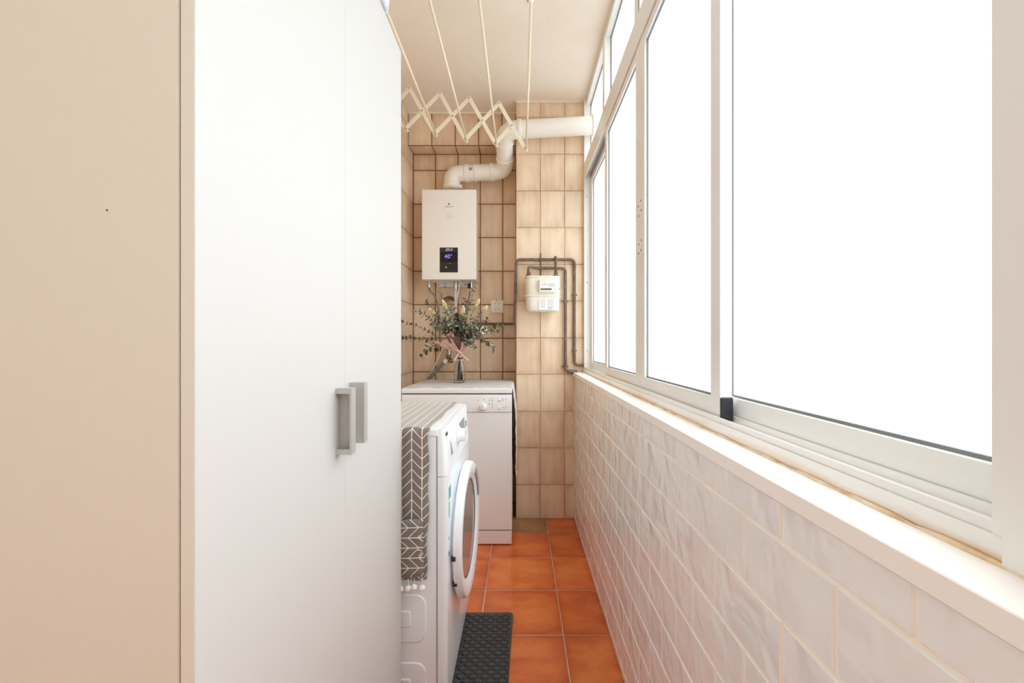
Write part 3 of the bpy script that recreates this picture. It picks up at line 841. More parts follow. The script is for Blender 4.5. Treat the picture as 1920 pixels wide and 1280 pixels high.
# knitted runner on the dishwasher
rn = thing('knitted_runner', 'pale grey knitted runner lying on the dishwasher and hanging at its right', 'runner', ((DX0 + DX1) / 2, 2.85, DZ))
zt = DZ + .0035
prof = []
for k in range(31): prof.append((DX0 + .01 + (DX1 - .006 - DX0 - .01) * k / 30, zt))
for k in range(1, 6):
    a = PI / 2 * k / 5; prof.append((DX1 - .006 + .011 * math.sin(a), zt - .011 + .011 * math.cos(a)))
for k in range(1, 25): prof.append((DX1 + .006 + .016 * min(1, k / 9), zt - .011 - .440 * k / 24))
sarc = [0]
for p, q in zip(prof, prof[1:]): sarc.append(sarc[-1] + math.hypot(q[0] - p[0], q[1] - p[1]))
P, UV = [], []
for i, (x, z) in enumerate(prof):
    rp, ru = [], []
    for j in range(13):
        y = DY + .006 + (2.90 - DY - .012) * j / 12 if i > 30 else DY + .008 + (3.09 - DY - .01) * j / 12
        if i > 30:
            f = min(1, (i - 30) / 6); y0 = DY + .008 + (3.09 - DY - .01) * j / 12; y = y0 * (1 - f) + y * f
        wob = 0
        if i > 36: wob = .0022 * math.sin(j * 1.9 + i * .5) + .0012 * math.sin(i * 1.7)
        zz = z + (.0012 * math.sin(i * .9 + j * 2.1) if i <= 30 else 0)
        if j == 0 and i <= 30: zz -= .0015; y += .003 * math.sin(i * .8)
        if i == len(prof) - 1: zz += -.012 * math.sin(j * 1.3)
        rp.append(Vector((x + wob, y, zz))); ru.append((y, sarc[i]))
    P.append(rp); UV.append(ru)
o = build('cloth', grid(bmesh.new(), P, UV), M_KNIT, rn, True); solidify(o, .004, 0)
for j in range(9):      # little tassels on the hanging end
    y = DY + .01 + j * .022
    build('tassel', tube(bmesh.new(), [(DX1 + .0215, y, .402), (DX1 + .022, y + .001, .390), (DX1 + .0215, y, .376)], [.0016, .003, .001], 6), M_WHITEPAINT, rn)

# ------------------------------------------------------------------ water heater
HY = 2.98
a, b = px(791, 355, HY), px(893, 524, HY)
hx0, hx1, hz1, hz0 = a.x, b.x, a.z, b.z
wh = thing('water_heater', 'white wall-hung gas water heater showing 40 on a black panel', 'water heater', ((hx0 + hx1) / 2, 3.09, hz0))
build('casing', B(hx0 + .004, hx1 - .004, HY + .018, YN - .012, hz0 + .002, hz1 - .003, bev=.003), M_HEATER, wh)
fc = build('front_cover', B(hx0, hx1, HY, HY + .024, hz0, hz1, bev=.006, seg=3), M_HEATER, wh, .6)
a, b = px(824.5, 464, HY), px(858.5, 510.5, HY)
pn = build('control_screen', B(a.x, b.x, HY - .0015, HY + .004, b.z, a.z, bev=.0006), M_SCREEN, wh, label='black control panel with violet digits')
a, b = px(826.5, 472.5, HY), px(856.5, 490.5, HY)
build('display_window', B(a.x, b.x, HY - .0021, HY - .001, b.z, a.z), M_SCREEN2, pn)
def wtext(n, s, x, y, hpx, m, par, d=HY - .0024, shear=0, sx=1.0):
    return text(n, s, hpx * HY / F_PX * 1.35, px(x, y, HY) * 1.0 + Vector((0, d - HY, 0)), FACE_CAM, m, par, .0002, shear=shear, sx=sx)
wtext('logo_print', 'ZEUS', 841.5, 468.3, 4.6, M_LABEL, pn, shear=.25, sx=.95)
wtext('digits', '40°', 841.0, 481.0, 8.0, M_LED, pn)
wtext('print_line', '- + %', 842, 494.0, 2.6, M_PRINT, pn)
p = px(836.5, 501, HY); build('indicator_light', B(p.x - .003, p.x + .003, HY - .0024, HY - .001, p.z - .0045, p.z + .0045), M_LABEL, pn)
p = px(841.8, 382.5, HY)
bm = bmesh.new(); L = [(0, .010), (.0042, .001), (.0030, -.004), (0, -.0055), (-.0030, -.004), (-.0042, .001)]
bm.faces.new([bm.verts.new((p.x + u, HY - .0006, p.z + v)) for u, v in L]); build('logo_drop', bm, M_DARKPRINT, fc)
wtext('logo_print', 'ZEUS', 842, 387.5, 2.6, M_PRINT, fc, HY - .0006, sx=2.0)
p = px(842, 405, HY)
bm = bmesh.new(); tube(bm, [(p.x + .0165 * math.cos(k * PI / 12), HY - .0002, p.z + .0165 * math.sin(k * PI / 12)) for k in range(25)], .0007, 5, False)
tube(bm, [(p.x - .006, HY - .0002, p.z - .003), (p.x + .002, HY - .0002, p.z - .005), (p.x + .008, HY - .0002, p.z + .006)], .0007, 5)
build('logo_ring', bm, M_PRINT, fc)
# mounting plate, valves, hoses below
a, b = px(819, 521, 3.165), px(884, 537.5, 3.165)
pl = build('mounting_plate', B(a.x, b.x, 3.172, YN - .001, b.z, a.z + .02, bev=.001), M_WHITE, wh)
for (x, y) in ((822.5, 534.5), (830, 529), (834, 532), (873, 533)):
    p = px(x, y, 3.17); build('slot', B(p.x - .0045, p.x + .0045, 3.1705, 3.1735, p.z - .003, p.z + .003), M_SEAM, pl)
build('screw', lathe(bmesh.new(), [(.005, 0), (.005, -.006)], px(835, 538, 3.168), 'Y', 10), M_SEAM, pl)
def valve(x, y, d, r=.011, h=.045, m=M_CHROME):
    p = px(x, y, d)
    return build('valve', lathe(bmesh.new(), [(r * .7, .03), (r * .7, 0), (r * 1.15, 0), (r * 1.15, -h * .4), (r * .8, -h * .4), (r * .8, -h * .7), (r, -h * .7), (r, -h), (r * .5, -h)], p, 'Z', 12), m, wh, .6)
valve(804.5, 526, 3.09); valve(854.5, 528, 3.09, .014, .05)
v_ = valve(883.5, 526, 3.09)
p = px(880, 536, 3.085); build('tap_lever', B(p.x - .011, p.x + .009, 3.070, 3.090, p.z - .018, p.z + .016, bev=.004), M_BLACKP, v_)
def curve_px(pts, n=8):
    P = [px(*q) for q in pts]; return fillet(P, .06, n)
build('hose', tube(bmesh.new(), curve_px([(804.5, 535, 3.09), (805, 545, 3.1), (815, 553, 3.12), (822, 572, 3.14), (824, 610, 3.15), (826, 660, 3.16)]), .0065, 8), M_BRAID, wh, True)
build('hose', tube(bmesh.new(), curve_px([(854.5, 538, 3.09), (854.5, 580, 3.09), (853, 625, 3.1)]), .009, 10), M_WHITEPL, wh, True)
build('hose', tube(bmesh.new(), curve_px([(882, 540, 3.09), (880.5, 553, 3.1), (876, 575, 3.12), (872, 620, 3.14)]), .0055, 8), M_BRAID, wh, True)
build('valve_nut', lathe(bmesh.new(), [(.011, 0), (.011, -.02)], px(882.5, 541, 3.09), 'Z', 6), M_CHROME, wh)
build('power_cable', tube(bmesh.new(), curve_px([(863.5, 527, 3.07), (858, 552, 3.07), (855, 580, 3.08), (850, 620, 3.12), (833, 645, 3.13), (820, 675, 3.14), (804, 708, 3.15)]), .0042, 7), M_CABLE, wh, True)

# pipe tee peeking out of the wall below the heater
tp = thing('water_tee', 'small dark brass pipe elbow on the wall beneath the heater', 'pipe fitting', px(842, 560, 3.17))
build('elbow', tube(bmesh.new(), curve_px([(834, 562, 3.15), (840, 557, 3.14), (848, 559, 3.16), (852, 562, 3.188)]), .012, 10), M_PIPE, tp, True)
build('plug', tube(bmesh.new(), [px(832.5, 562.5, 3.15), px(836, 561.5, 3.15)], .014, 10), M_BLACKP, tp, True)

# ------------------------------------------------------------------ white flue
FR = .0535
fp = thing('flue_pipe', 'white enamelled flue pipe bending from heater to window', 'flue pipe', px(847, 355, 3.085))
c0 = px(847.5, 355.5, 3.085)
P0 = Vector((c0.x, 3.085, c0.z + .002)); P1 = Vector((c0.x, 3.085, 2.2185)); P2 = Vector((-.093, 3.085, 2.232)); P3 = Vector((-.093, 2.825, 2.386)); P4 = Vector((.476, 2.800, 2.408))
P3.x = -.100
path = fillet([P0, P1, P2, P3, P4], .085, 12)
build('pipe', tube(bmesh.new(), path, FR, 28), M_FLUE, fp, .7)
def collar(p, t, L=.030, r=FR + .0055, m=M_FLUE):
    t = Vector(t).normalized(); p = Vector(p)
    return build('collar', tube(bmesh.new(), [p - t * L / 2, p - t * L * .35, p + t * L * .35, p + t * L / 2], [FR + .0005, r, r, FR + .0005], 28), m, fp, .7)
d12 = (P2 - P1).normalized(); d23 = (P3 - P2).normalized(); d34 = (P4 - P3).normalized()
collar(P0 + Vector((0, 0, .018)), (0, 0, 1), .022)
collar(P1 + d12 * .098, d12, .035); collar(P1 + d12 * .155, d12, .012)
collar(P2 - d12 * .092, d12, .028)
collar(P2 + d23 * .100, d23, .026); collar(P3 - d23 * .085, d23, .016)
collar(P3 + d34 * .098, d34, .026)
pl = P1 + d12 * .125
build('rating_label', B(pl.x - .006, pl.x + .014, pl.y - FR - .0025, pl.y - FR + .004, pl.z - .002, pl.z + .016), M_PRINT, fp)
ck = P0 + Vector((FR + .006, -.02, .012)); build('clamp_screw', B(ck.x - .008, ck.x + .010, ck.y - .008, ck.y + .008, ck.z - .010, ck.z + .010, bev=.001), M_FLUE, fp)
p = P4 - d34 * .036
build('wall_collar', tube(bmesh.new(), [p - d34 * .004, p + d34 * .004], FR + .008, 28), M_WHITEPL, fp, .7)

# ------------------------------------------------------------------ gas meter
MYF, MYB = 2.765, 2.895
gm = thing('gas_meter', 'cream two-part gas meter hanging on the tiled pillar', 'gas meter', px(1018, 583, 2.83))
def rprism(x0, x1, y0, y1, z0, z1, r, n=7, taper=0.0):
    bm = bmesh.new()
    def ring(z, s):
        L = []
        for (cx, cy, a0) in ((x1 - r, y1 - r, 0), (x0 + r, y1 - r, 90), (x0 + r, y0 + r, 180), (x1 - r, y0 + r, 270)):
            for k in range(n):
                a = math.radians(a0 + 90 * k / (n - 1)); L.append(bm.verts.new((cx + (r - s) * math.cos(a), cy + (r - s) * math.sin(a), z)))
        return L
    zs = [(z0, .010 + taper), (z0 + .003, .004 + taper), (z0 + .010, taper), (z1 - .008, 0), (z1 - .002, .002), (z1, .006)]
    R = [ring(z, s) for z, s in zs]; m = len(R[0])
    for A, C in zip(R, R[1:]):
        for k in range(m): bm.faces.new((A[k], A[(k + 1) % m], C[(k + 1) % m], C[k]))
    bm.faces.new(list(reversed(R[0]))); bm.faces.new(R[-1]); return bm
a, b = px(985.5, 519, MYF), px(1050.5, 583, MYF); zs = px(0, 554, MYF).z
build('lower_shell', rprism(a.x + .002, b.x - .002, MYF, MYB, b.z, zs - .001, .042, taper=.003), M_METER, gm, .7)
build('upper_shell', rprism(a.x, b.x, MYF, MYB, zs + .001, a.z, .042), M_METER, gm, .7)
build('flange', rprism(a.x - .005, b.x + .005, MYF - .005, MYB + .005, zs - .011, zs + .009, .045), M_METER, gm, .7)
build('top_flange', rprism(a.x - .004, b.x + .003, MYF - .003, MYB, a.z - .006, a.z + .008, .044), M_METER, gm, .7)
a, b = px(1010.5, 524, MYF), px(1047, 548, MYF)
ix = build('index_housing', B(a.x, b.x, MYF - .022, MYF + .03, b.z, a.z, bev=.004, seg=2), M_METER, gm, .6)
DI = MYF - .022
def mbox(x0, y0, x1, y1, m, name, par, d, t=.0006):
    a, b = px(x0, y0, d), px(x1, y1, d); return build(name, B(a.x, b.x, d - t, d + .001, b.z, a.z), m, par)
lb = mbox(1013.5, 530, 1042.5, 544.5, M_LABEL, 'dial_label', ix, DI)
for k in range(8): mbox(1013.8 + k * 2.6, 540.2, 1016.0 + k * 2.6, 543.6, M_DARKPRINT, 'digit_wheel', lb, DI, .0010)
text('print_line', 'G4', .010, px(1039.5, 542, DI - .001), FACE_CAM, M_DARKPRINT, lb, .0002)
for k in range(4): mbox(1028, 531.2 + k * 1.8, 1041, 531.9 + k * 1.8, M_PRINT, 'print_line', lb, DI, .0010)
for x in (1016.5, 1020.5, 1024): mbox(x, 531.8, x + 2, 534, M_PRINT, 'print_line', lb, DI, .0010)
lb = mbox(1010, 559, 1041, 580, M_LABEL, 'data_label', gm, MYF - .001)
for k in range(7):
    mbox(1012, 560.5 + k * 2.5, 1023, 561.2 + k * 2.5, M_PRINT, 'print_line', lb, MYF - .001, .0010)
    mbox(1026, 560.5 + k * 2.5, 1038, 561.2 + k * 2.5, M_PRINT, 'print_line', lb, MYF - .001, .0010)
mbox(1027, 577, 1035, 578, M_BLUEPRINT, 'print_line', lb, MYF - .001, .0012)
MC = 2.835
for x in (991, 1042):
    p = px(x, 517.5, MC); p.z = px(0, 519, MYF).z
    u = build('union_nut', lathe(bmesh.new(), [(.017, .004), (.017, .022), (.011, .024), (.011, .040)], p, 'Z', 8), M_PIPE, gm, label='brown union nut')
    build('seal_wire', lathe(bmesh.new(), [(.004, .0), (.004, .006)], p + Vector((.010, -.010, .028)), 'Z', 8), M_BRASS, u)
for (x, y) in ((984, 555), (1050.5, 554), (1048.5, 541)):
    build('screw', lathe(bmesh.new(), [(.004, 0), (.004, -.006)], px(x, y, MYF + .004), 'Y', 8), M_STEEL, gm)

# gas pipes
PR = .0088; PD = YC - .016
def gas_pipe(label, pts, r=PR, fr=.028):
    P = [Vector(q) for q in pts]
    t = thing('gas_pipe', label, 'gas pipe', P[0], 'brown gas pipes on the pillar')
    build('pipe', tube(bmesh.new(), fillet(P, fr, 6), r, 12), M_PIPE, t, True); return t
g1 = gas_pipe('brown gas pipe looping from the recess over the meter to the sill', [px(893, 607, 3.155), px(963.8, 607, 3.155), px(964.6, 605.5, PD), px(968.0, 486.5, PD), px(1077, 486.5, PD), px(1077, 684, PD), px(1101, 684.5, PD)])
for y in (552.5, 657):
    p = px(1077, y, PD); c_ = build('pipe_clip', boxes([(p.x - .016, p.x + .016, PD - .002, YC, p.z - .0035, p.z + .0035)]), M_PIPE, g1)
    tube_b = tube(bmesh.new(), [p - Vector((0, 0, .004)), p + Vector((0, 0, .004))], PR + .003, 12); build('clip_ring', tube_b, M_PIPE, c_, True)
pm = px(991, 503.5, MC)
g2 = gas_pipe('brown gas pipe leaving the meter at its left and dropping to the sill', [(pm.x, MC, px(0, 519, MYF).z + .038), (pm.x, MC, px(0, 503, PD).z), (pm.x + .05, PD - .012, px(0, 503, PD).z), px(1060, 503, PD - .004), px(1060.5, 694.5, PD), px(1082, 696.5, PD)], fr=.022)
p = px(1060, 564.5, PD); build('pipe_clip', boxes([(p.x - .020, p.x + .018, PD - .002, YC, p.z - .003, p.z + .003)]), M_PIPE, g2)
p = px(1060.3, 686.5, PD); build('pipe_clip', boxes([(p.x - .021, p.x + .018, PD - .002, YC, p.z - .004, p.z + .004)]), M_PIPE, g2)
build('tarnished_end', tube(bmesh.new(), [px(1063, 696, PD), px(1070, 697, PD), px(1081, 697, PD)], PR + .0012, 12), M_PIPEGREEN, g2, True, label='green tarnished pipe end')
pm = px(1042, 503.5, MC)
g3 = gas_pipe('short upright gas pipe rising from the right of the meter', [(pm.x, MC, px(0, 519, MYF).z + .038), (pm.x, MC, px(0, 481.5, MC).z), (pm.x, PD, px(0, 486, PD).z)], fr=.012)
hr = thing('pipe_hanger', 'thin dark rod holding two gas pipes above the meter', 'pipe hanger', px(1014, 517, PD))
build('rod', tube(bmesh.new(), [px(1014, 474, PD + .010), px(1014, 516, PD + .010)], .003, 8), M_PIPE, hr, True)
for y in (486.5, 503):
    p = px(1014, y, PD); build('clip', tube(bmesh.new(), [p - Vector((.004, 0, 0)), p + Vector((.004, 0, 0))], PR + .004, 12), M_PIPE, hr, True)

# double wall socket
a, b = px(920.5, 562.5, YN - .008), px(943.5, 586.5, YN - .008)
sk = thing('wall_socket', 'cream double power socket on the recess tiles', 'socket', ((a.x + b.x) / 2, YN, b.z))
build('plate', B(a.x, b.x, YN - .011, YN - .0005, b.z, a.z, bev=.003, seg=2), M_SOCKET, sk, .6)
for y in (569.8, 580):
    c_ = px(931.7, y, YN - .011)
    w_ = build('socket_well', lathe(bmesh.new(), [(.0185, .0), (.0185, -.003), (.0165, -.003), (.0155, -.0005)], c_, 'Y', 24), M_SOCKET, sk, .6)
    for s_ in (-1, 1): build('pin_hole', lathe(bmesh.new(), [(.0028, 0), (.0028, -.0012)], c_ + Vector((s_ * .0095, 0, .002)), 'Y', 8), M_SHADOWGAP, w_)
for y in (563.4, 574.7):
    c_ = px(931.7, y, YN - .0112); build('slot', B(c_.x - .004, c_.x + .004, c_.y - .001, c_.y + .001, c_.z - .002, c_.z + .002), M_SHADOWGAP, sk)

# supply valve with hose, and a black pipe stub
sv = thing('supply_valve', 'chrome wall valve feeding a grey hose behind the vase', 'valve', px(842, 655, YN - .003))
build('rosette', lathe(bmesh.new(), [(.020, 0), (.020, -.006), (.012, -.010)], px(843, 655, YN - .001), 'Y', 18), M_BLACKP, sv, .6)
build('valve_body', tube(bmesh.new(), fillet([px(842, 656, YN - .004), px(842, 656, 3.145), px(841, 679, 3.135)], .02, 5), [.012] * 14 if False else .013, 12), M_CHROME, sv, True)
build('valve_neck', tube(bmesh.new(), [px(841, 664, 3.135), px(841, 672, 3.135)], .016, 12), M_BRASS, sv, True)
build('hose_nut', tube(bmesh.new(), [px(838, 674, 3.13), px(832.5, 679.5, 3.13)], .014, 8), M_WHITEPL, sv)
build('side_outlet', tube(bmesh.new(), [px(842, 677, 3.13), px(848.5, 675.5, 3.13)], .014, 8), M_BRASS, sv, True)
build('hose', tube(bmesh.new(), curve_px([(836, 676, 3.13), (826, 686, 3.13), (812, 701, 3.14), (798, 716, 3.155), (792, 735, 3.16)]), .0115, 10), M_HOSE, sv, True)
sb = thing('capped_pipe_stub', 'small round black cap on the tiles left of the valve', 'pipe cap', px(818.5, 655, YN))
build('cap', lathe(bmesh.new(), [(.014, 0), (.014, -.008), (.010, -.012)], px(818.5, 655, YN - .001), 'Y', 18), M_BLACKP, sb, .6)
build('bolt', lathe(bmesh.new(), [(.005, 0), (.005, -.005)], px(818.5, 655, YN - .012), 'Y', 6), M_SEAM, sb)

# ------------------------------------------------------------------ drying rack under the ceiling
RA, RBk = 2.60, 1.482
LP = [(760, 241), (815, 250), (872, 261), (928, 268.5), (984, 278)]
UP = [(768, 165.5), (825, 174.5), (880, 184), (935.5, 193.5)]
Lw = [px(x, y, RA) for x, y in LP]; Uw = [px(x, y, RA) for x, y in UP]
rk = thing('drying_rack', 'cream concertina clothes airer with long rods beneath the ceiling', 'drying rack', (XL, 2.05, 2.3))
def arm(p, q, d, layer):
    dy = .0026 * layer; u = (q - p); L = u.length; u.normalize(); n = Vector((-u.z, 0, u.x))
    bm = bmesh.new(); hw = .0105; e = .010
    L2 = []
    for (s, base) in ((1, q), (-1, p)):
        for k in range(7):
            a_ = -PI / 2 + PI * k / 6
            L2.append(base + u * (s * e * math.cos(a_)) + n * (s * hw * math.sin(a_)))
    fr = [bm.verts.new((v.x, d - .0022 + dy, v.z)) for v in L2]; bk = [bm.verts.new((v.x, d + .0022 + dy, v.z)) for v in L2]
    m_ = len(L2)
    for k in range(m_): bm.faces.new((fr[k], fr[(k + 1) % m_], bk[(k + 1) % m_], bk[k]))
    bm.faces.new(list(reversed(fr))); bm.faces.new(bk)
    bmesh.ops.recalc_face_normals(bm, faces=bm.faces)
    return build('arm', bm, M_RACK, rk)
WM = Vector((XL + .014, RA, px(0, 203, RA).z))
for d in (RA, RBk):
    sgn = 1
    for i in range(4): arm(Uw[i], Lw[i + 1], d, -sgn)             # falling to the right
    for i in range(3): arm(Lw[i], Uw[i + 1], d, sgn)              # rising to the right
    arm(Lw[3], (Uw[3] + Lw[4]) / 2, d, sgn)
    arm(Uw[0], WM, d, sgn); arm(Lw[0], WM, d, -sgn)
    for p in Lw + Uw + [(Uw[i] + Lw[i + 1]) / 2 for i in range(4)]:
        build('rivet', lathe(bmesh.new(), [(.0045, .0075), (.0045, -.0065), (.003, -.008)], (p.x, d, p.z), 'Y', 10), M_STEEL, rk)
    build('wall_bracket', B(XL + .0005, XL + .018, d - .012, d + .012, WM.z - .09, WM.z + .09, bev=.002), M_RACK, rk)
for p in Lw:
    r = build('rod', tube(bmesh.new(), [(p.x + .008, RBk - .010, p.z - .006), (p.x + .008, RA + .012, p.z - .006)], .0052, 10), M_ROD, rk, True)
    for y in (RBk - .012, RA + .012):
        bm = bmesh.new(); bmesh.ops.create_icosphere(bm, subdivisions=2, radius=.0085); bmesh.ops.translate(bm, verts=bm.verts, vec=(p.x + .008, y, p.z - .006))
        build('end_knob', bm, M_RACK, r, True)

# ------------------------------------------------------------------ vase and bouquet
VD = 2.83
vb = px(862, 716, VD); vz0 = DZ + .0075
vs = thing('glass_vase', 'clear glass bottle vase standing on the knitted runner', 'vase', (vb.x, VD, vz0))
H = .150
out = [(.030, 0), (.0355, .003), (.036, .02), (.0335, .07), (.030, .105), (.021, .125), (.0185, .140), (.0205, H)]
inn = [(.0185, H), (.0160, .140), (.0185, .125), (.0270, .105), (.0305, .07), (.0330, .02), (.0300, .012)]
bm = lathe(bmesh.new(), out + inn, (vb.x, VD, vz0), 'Z', 28, True)
build('glass', bm, M_VASE, vs, True)
bq = thing('eucalyptus_bouquet', 'dried eucalyptus bouquet tied with pink tulle in the glass vase', 'bouquet', (vb.x, VD, vz0 + .02))
NK = Vector((vb.x - .004, VD, vz0 + H + .020))
# leaf meshes
def leaf_mesh(name, L, W, m, cup):
    bm = bmesh.new(); n = 10; mid = []; 
    prof = [(0, .0), (.15, .55), (.4, 1.0), (.65, .95), (.85, .6), (1.0, .08)]
    rows = []
    for t, w_ in prof:
        z = cup * math.sin(PI * t) * .5
        rows.append([bm.verts.new((L * t, -W * w_ / 2, z + cup * .6 * w_)), bm.verts.new((L * t, 0, z)), bm.verts.new((L * t, W * w_ / 2, z + cup * .6 * w_))])
    for A, C in zip(rows, rows[1:]):
        for k in range(2): bm.faces.new((A[k], C[k], C[k + 1], A[k + 1]))
    bmesh.ops.solidify(bm, geom=bm.faces, thickness=.0004)
    me = bpy.data.meshes.new(name); bm.to_mesh(me); bm.free(); me.polygons.foreach_set('use_smooth', [True] * len(me.polygons)); me.materials.append(m); return me
LEAVES = [leaf_mesh('leaf', L, W, m, c_) for m in M_LEAF for (L, W, c_) in ((.040, .033, .005), (.048, .029, .007), (.029, .024, .004))]
def quad_dir(xd, up):
    x = xd.normalized(); y = up.cross(x); y = y.normalized() if y.length > 1e-4 else x.orthogonal().normalized(); z = x.cross(y)
    return Matrix((x, y, z)).transposed().to_quaternion()
def branch(tip, sag=.0, start=.30, gap=.020, size=1.0, dens=2, tone=None, bud=None, mid_up=.05):
    tip = Vector(tip); mid = NK.lerp(tip, .5) + Vector((0, 0, mid_up + sag))
    foot = Vector((vb.x + random.uniform(-.018, .018), VD + random.uniform(-.018, .018), vz0 + .016))
    C = [NK * (1 - t) ** 2 + mid * 2 * t * (1 - t) + tip * t * t for t in [k / 14 for k in range(15)]]
    br = build('branch', tube(bmesh.new(), [foot, foot.lerp(NK, .5) + Vector((random.uniform(-.004, .004), 0, 0)), NK + Vector((random.uniform(-.006, .006), random.uniform(-.006, .006), 0))] + C[1:], [.0018] * 3 + [.0016 * (1 - .5 * k / 14) for k in range(14)], 5), M_STEM, bq, True)
    tot = (tip - NK).length; n = max(3, int(tot * (1 - start) / gap)); roll = random.uniform(0, PI)
    for k in range(n + 1):
        t = start + (1 - start) * k / n
        p = NK * (1 - t) ** 2 + mid * 2 * t * (1 - t) + tip * t * t
        tg = (mid - NK).lerp(tip - mid, t).normalized()
        o1 = tg.orthogonal().normalized(); o2 = tg.cross(o1); roll += PI / 2 + random.uniform(-.3, .3)
        for s in range(dens):
            a_ = roll + s * 2 * PI / dens
            dr = (o1 * math.cos(a_) + o2 * math.sin(a_)) * random.uniform(.7, 1.1) + tg * random.uniform(.3, .8) + Vector((0, 0, -.25))
            if tone is None: m_i = random.choice((0, 0, 1, 2, 3))
            else: m_i = random.choice(tone)
            o = bpy.data.objects.new('leaf', LEAVES[m_i * 3 + random.randrange(3)]); link(o, br)
            o.location = p - ORG[br]; o.rotation_mode = 'QUATERNION'; o.rotation_quaternion = quad_dir(dr, tg + Vector((random.uniform(-.5, .5), -.6, random.uniform(-.3, .5))))
            q = size * random.uniform(.75, 1.15) * (1 - .25 * t); o.scale = (q, q, q)
    if bud:
        e = C[-1]; tg = (C[-1] - C[-3]).normalized(); bm = bmesh.new(); L = bud
        for k in range(26):
            f = k / 25; r_ = .009 * math.sin(PI * (.12 + .80 * f)); a_ = k * 2.4
            o1 = tg.orthogonal().normalized(); o2 = tg.cross(o1)
            pp = e + tg * (L * f - .01) + (o1 * math.cos(a_) + o2 * math.sin(a_)) * r_
            b0 = bmesh.new(); bmesh.ops.create_icosphere(b0, subdivisions=1, radius=.0055)
            bmesh.ops.translate(b0, verts=b0.verts, vec=pp); tmp = bpy.data.meshes.new('t'); b0.to_mesh(tmp); b0.free(); bm.from_mesh(tmp); bpy.data.meshes.remove(tmp)
        build('flower_head', bm, M_BUD, br, True, label='cream dried flower head')
    return br
T_ = (0, 0, 2, 2); DKT = (1, 3, 0)
# left side
branch(px(757, 634, 2.80), .02, .40, .024, .85, 2, DKT); branch(px(757, 603, 2.88), .01, .45, .028, .75, 2, (3, 4))
branch(px(778, 580, 2.78), .03, .35, .020, .85, 2, (1, 0)); branch(px(793, 664, 2.74), .08, .55, .020, 1.1, 2, (1, 0, 3))
branch(px(800, 568, 2.84), .02, .40, .020, .85, 2, (1, 1, 3)); branch(px(813, 586, 2.80), .01, .40, .020, .8, 2, None, .045)
branch(px(826, 549, 2.95), .0, .55, .022, .95, 2, (4, 2, 0))
# centre
branch(px(836, 577, 2.78), .0, .55, .018, 1.0, 2, T_, .06); branch(px(846, 574, 2.86), .0, .50, .020, 1.1, 3, T_)
branch(px(830, 600, 2.74), .0, .55, .018, 1.05, 3, (0, 2, 1)); branch(px(815, 607, 2.72), .0, .50, .019, 1.0, 2, (0, 2, 1))
branch(px(867, 588, 2.74), .0, .40, .020, .9, 2, (1, 4), .06); branch(px(874, 562, 2.86), .0, .45, .022, 1.1, 2, (3, 0, 4))
branch(px(858, 596, 2.76), .0, .55, .019, 1.0, 3, (1, 3, 0)); branch(px(849, 607, 2.74), .0, .60, .016, 1.05, 3, (0, 1, 2))
branch(px(871, 610, 2.74), .0, .55, .016, 1.1, 3, (0, 1, 2)); branch(px(855, 618, 2.80), -.01, .60, .014, .9, 3, (1, 3))
# right side
branch(px(890, 540, 2.90), .01, .60, .030, .9, 2, (2, 0)); branch(px(893, 572, 2.84), .01, .50, .028, .7, 1, (3, 4), .05)
branch(px(906, 582, 2.80), .01, .50, .024, .85, 2, (2, 0), .045); branch(px(886, 612, 2.70), .0, .35, .017, 1.05, 3, (2, 0, 1))
branch(px(901, 618, 2.68), .01, .40, .018, 1.15, 2, (2, 2, 0)); branch(px(912, 600, 2.82), .01, .40, .020, .9, 2, (2, 0, 4))
branch(px(948, 607, 2.86), .03, .50, .022, .9, 2, (4, 0, 3)); branch(px(923, 650, 2.76), .09, .55, .018, 1.0, 2, (2, 0, 4))
branch(px(888, 650, 2.68), .06, .40, .015, .90, 2, (0, 1, 2)); branch(px(930, 622, 2.72), .05, .55, .020, .75, 2, (4, 2))
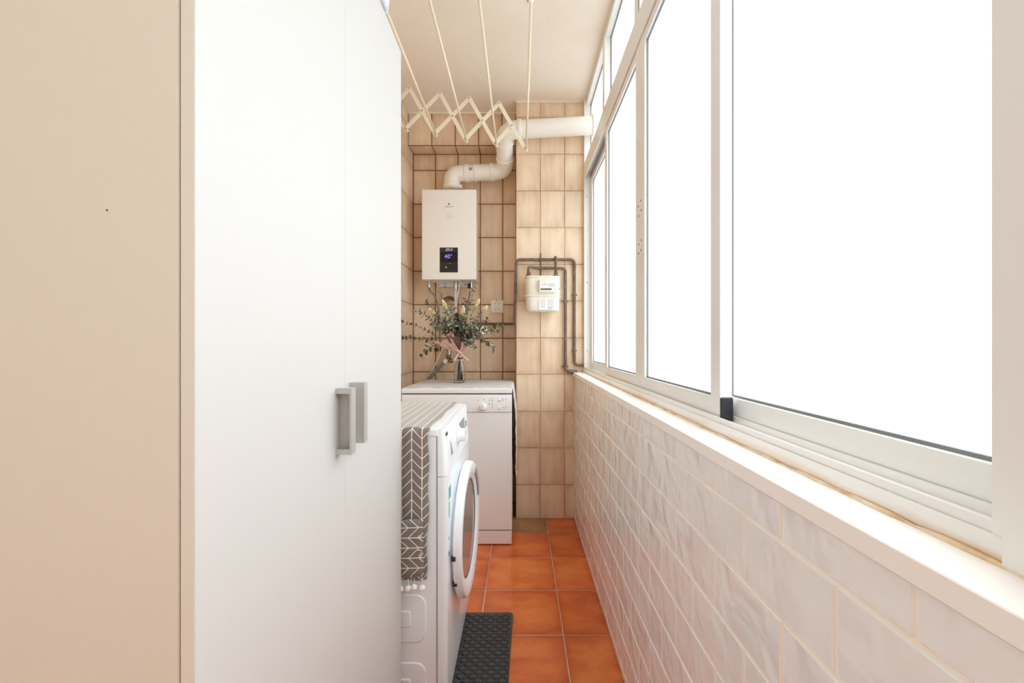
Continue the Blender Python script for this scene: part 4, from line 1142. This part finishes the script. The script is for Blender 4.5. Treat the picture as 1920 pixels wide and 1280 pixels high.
# wrap: pink tulle collar and brown net
def collar_sheet(name, a0, a1, r1, z1, m, wav, seed, lab, yoff=0.0, rbase=.010):
    rng = random.Random(seed); NA, NR = 44, 10; P, UV = [], []
    ph = rng.uniform(0, 6)
    for i in range(NA + 1):
        a_ = math.radians(a0 + (a1 - a0) * i / NA); rp, ru = [], []
        for j in range(NR + 1):
            f = j / NR; rr = rbase + (r1 - rbase) * f + wav * f * math.sin(i * .95 + ph); z = z1 * f ** .9 + wav * .8 * f * math.sin(i * .5 + ph * 2)
            rp.append(NK + Vector((math.cos(a_) * rr, math.sin(a_) * rr * .7 + yoff, z))); ru.append((a_ * .05, f * math.hypot(r1, z1)))
        P.append(rp); UV.append(ru)
    return build(name, grid(bmesh.new(), P, UV), m, bq, True, label=lab)
collar_sheet('tulle_wrap', 175, 262, .165, .075, M_TULLE, .010, 3, 'sheer pink tulle wrap')
collar_sheet('tulle_wrap', 285, 365, .100, .080, M_TULLE, .012, 5, 'sheer pink tulle wrap')
collar_sheet('tulle_wrap', 20, 170, .080, .090, M_TULLE, .010, 6, 'sheer pink tulle wrap')
collar_sheet('net_wrap', 205, 335, .085, .110, M_NET, .006, 8, 'dark open-weave net wrap', -.004)
collar_sheet('tulle_skirt', 190, 330, .032, -.040, M_TULLE, .005, 9, 'pink tulle below the knot', 0, .012)
def ribbon(pts, w_=.007):
    P, UV = [], []
    C = fillet([Vector(p) for p in pts], .02, 5)
    for i, p in enumerate(C):
        q = C[min(i + 1, len(C) - 1)] - C[max(i - 1, 0)]; n = q.cross(Vector((0, 1, 0))).normalized()
        P.append([p - n * w_ / 2, p + Vector((0, -.0012, 0)), p + n * w_ / 2]); UV.append([(0, 0)] * 3)
    o = build('ribbon', grid(bmesh.new(), P, UV), M_RIBBON, bq, True); solidify(o, .0012, 0); return o
kx = px(862, 660, VD - .022)
ribbon([px(845, 634.5, VD - .075), px(852, 646, VD - .05), kx, px(869, 667, VD - .045), px(878.5, 675.5, VD - .05)])
ribbon([px(842.5, 645.5, VD - .07), px(852, 654, VD - .045), kx + Vector((.002, -.002, 0)), px(872, 672, VD - .045)])
ribbon([kx, px(866, 652, VD - .035), px(868, 638, VD - .05)], .009); ribbon([kx, px(856, 668, VD - .03), px(851, 676, VD - .04)], .009)
build('knot', tube(bmesh.new(), [kx + Vector((-.010, 0, .003)), kx + Vector((0, -.006, 0)), kx + Vector((.010, 0, -.003))], [.005, .008, .005], 8), M_RIBBON, bq, True)
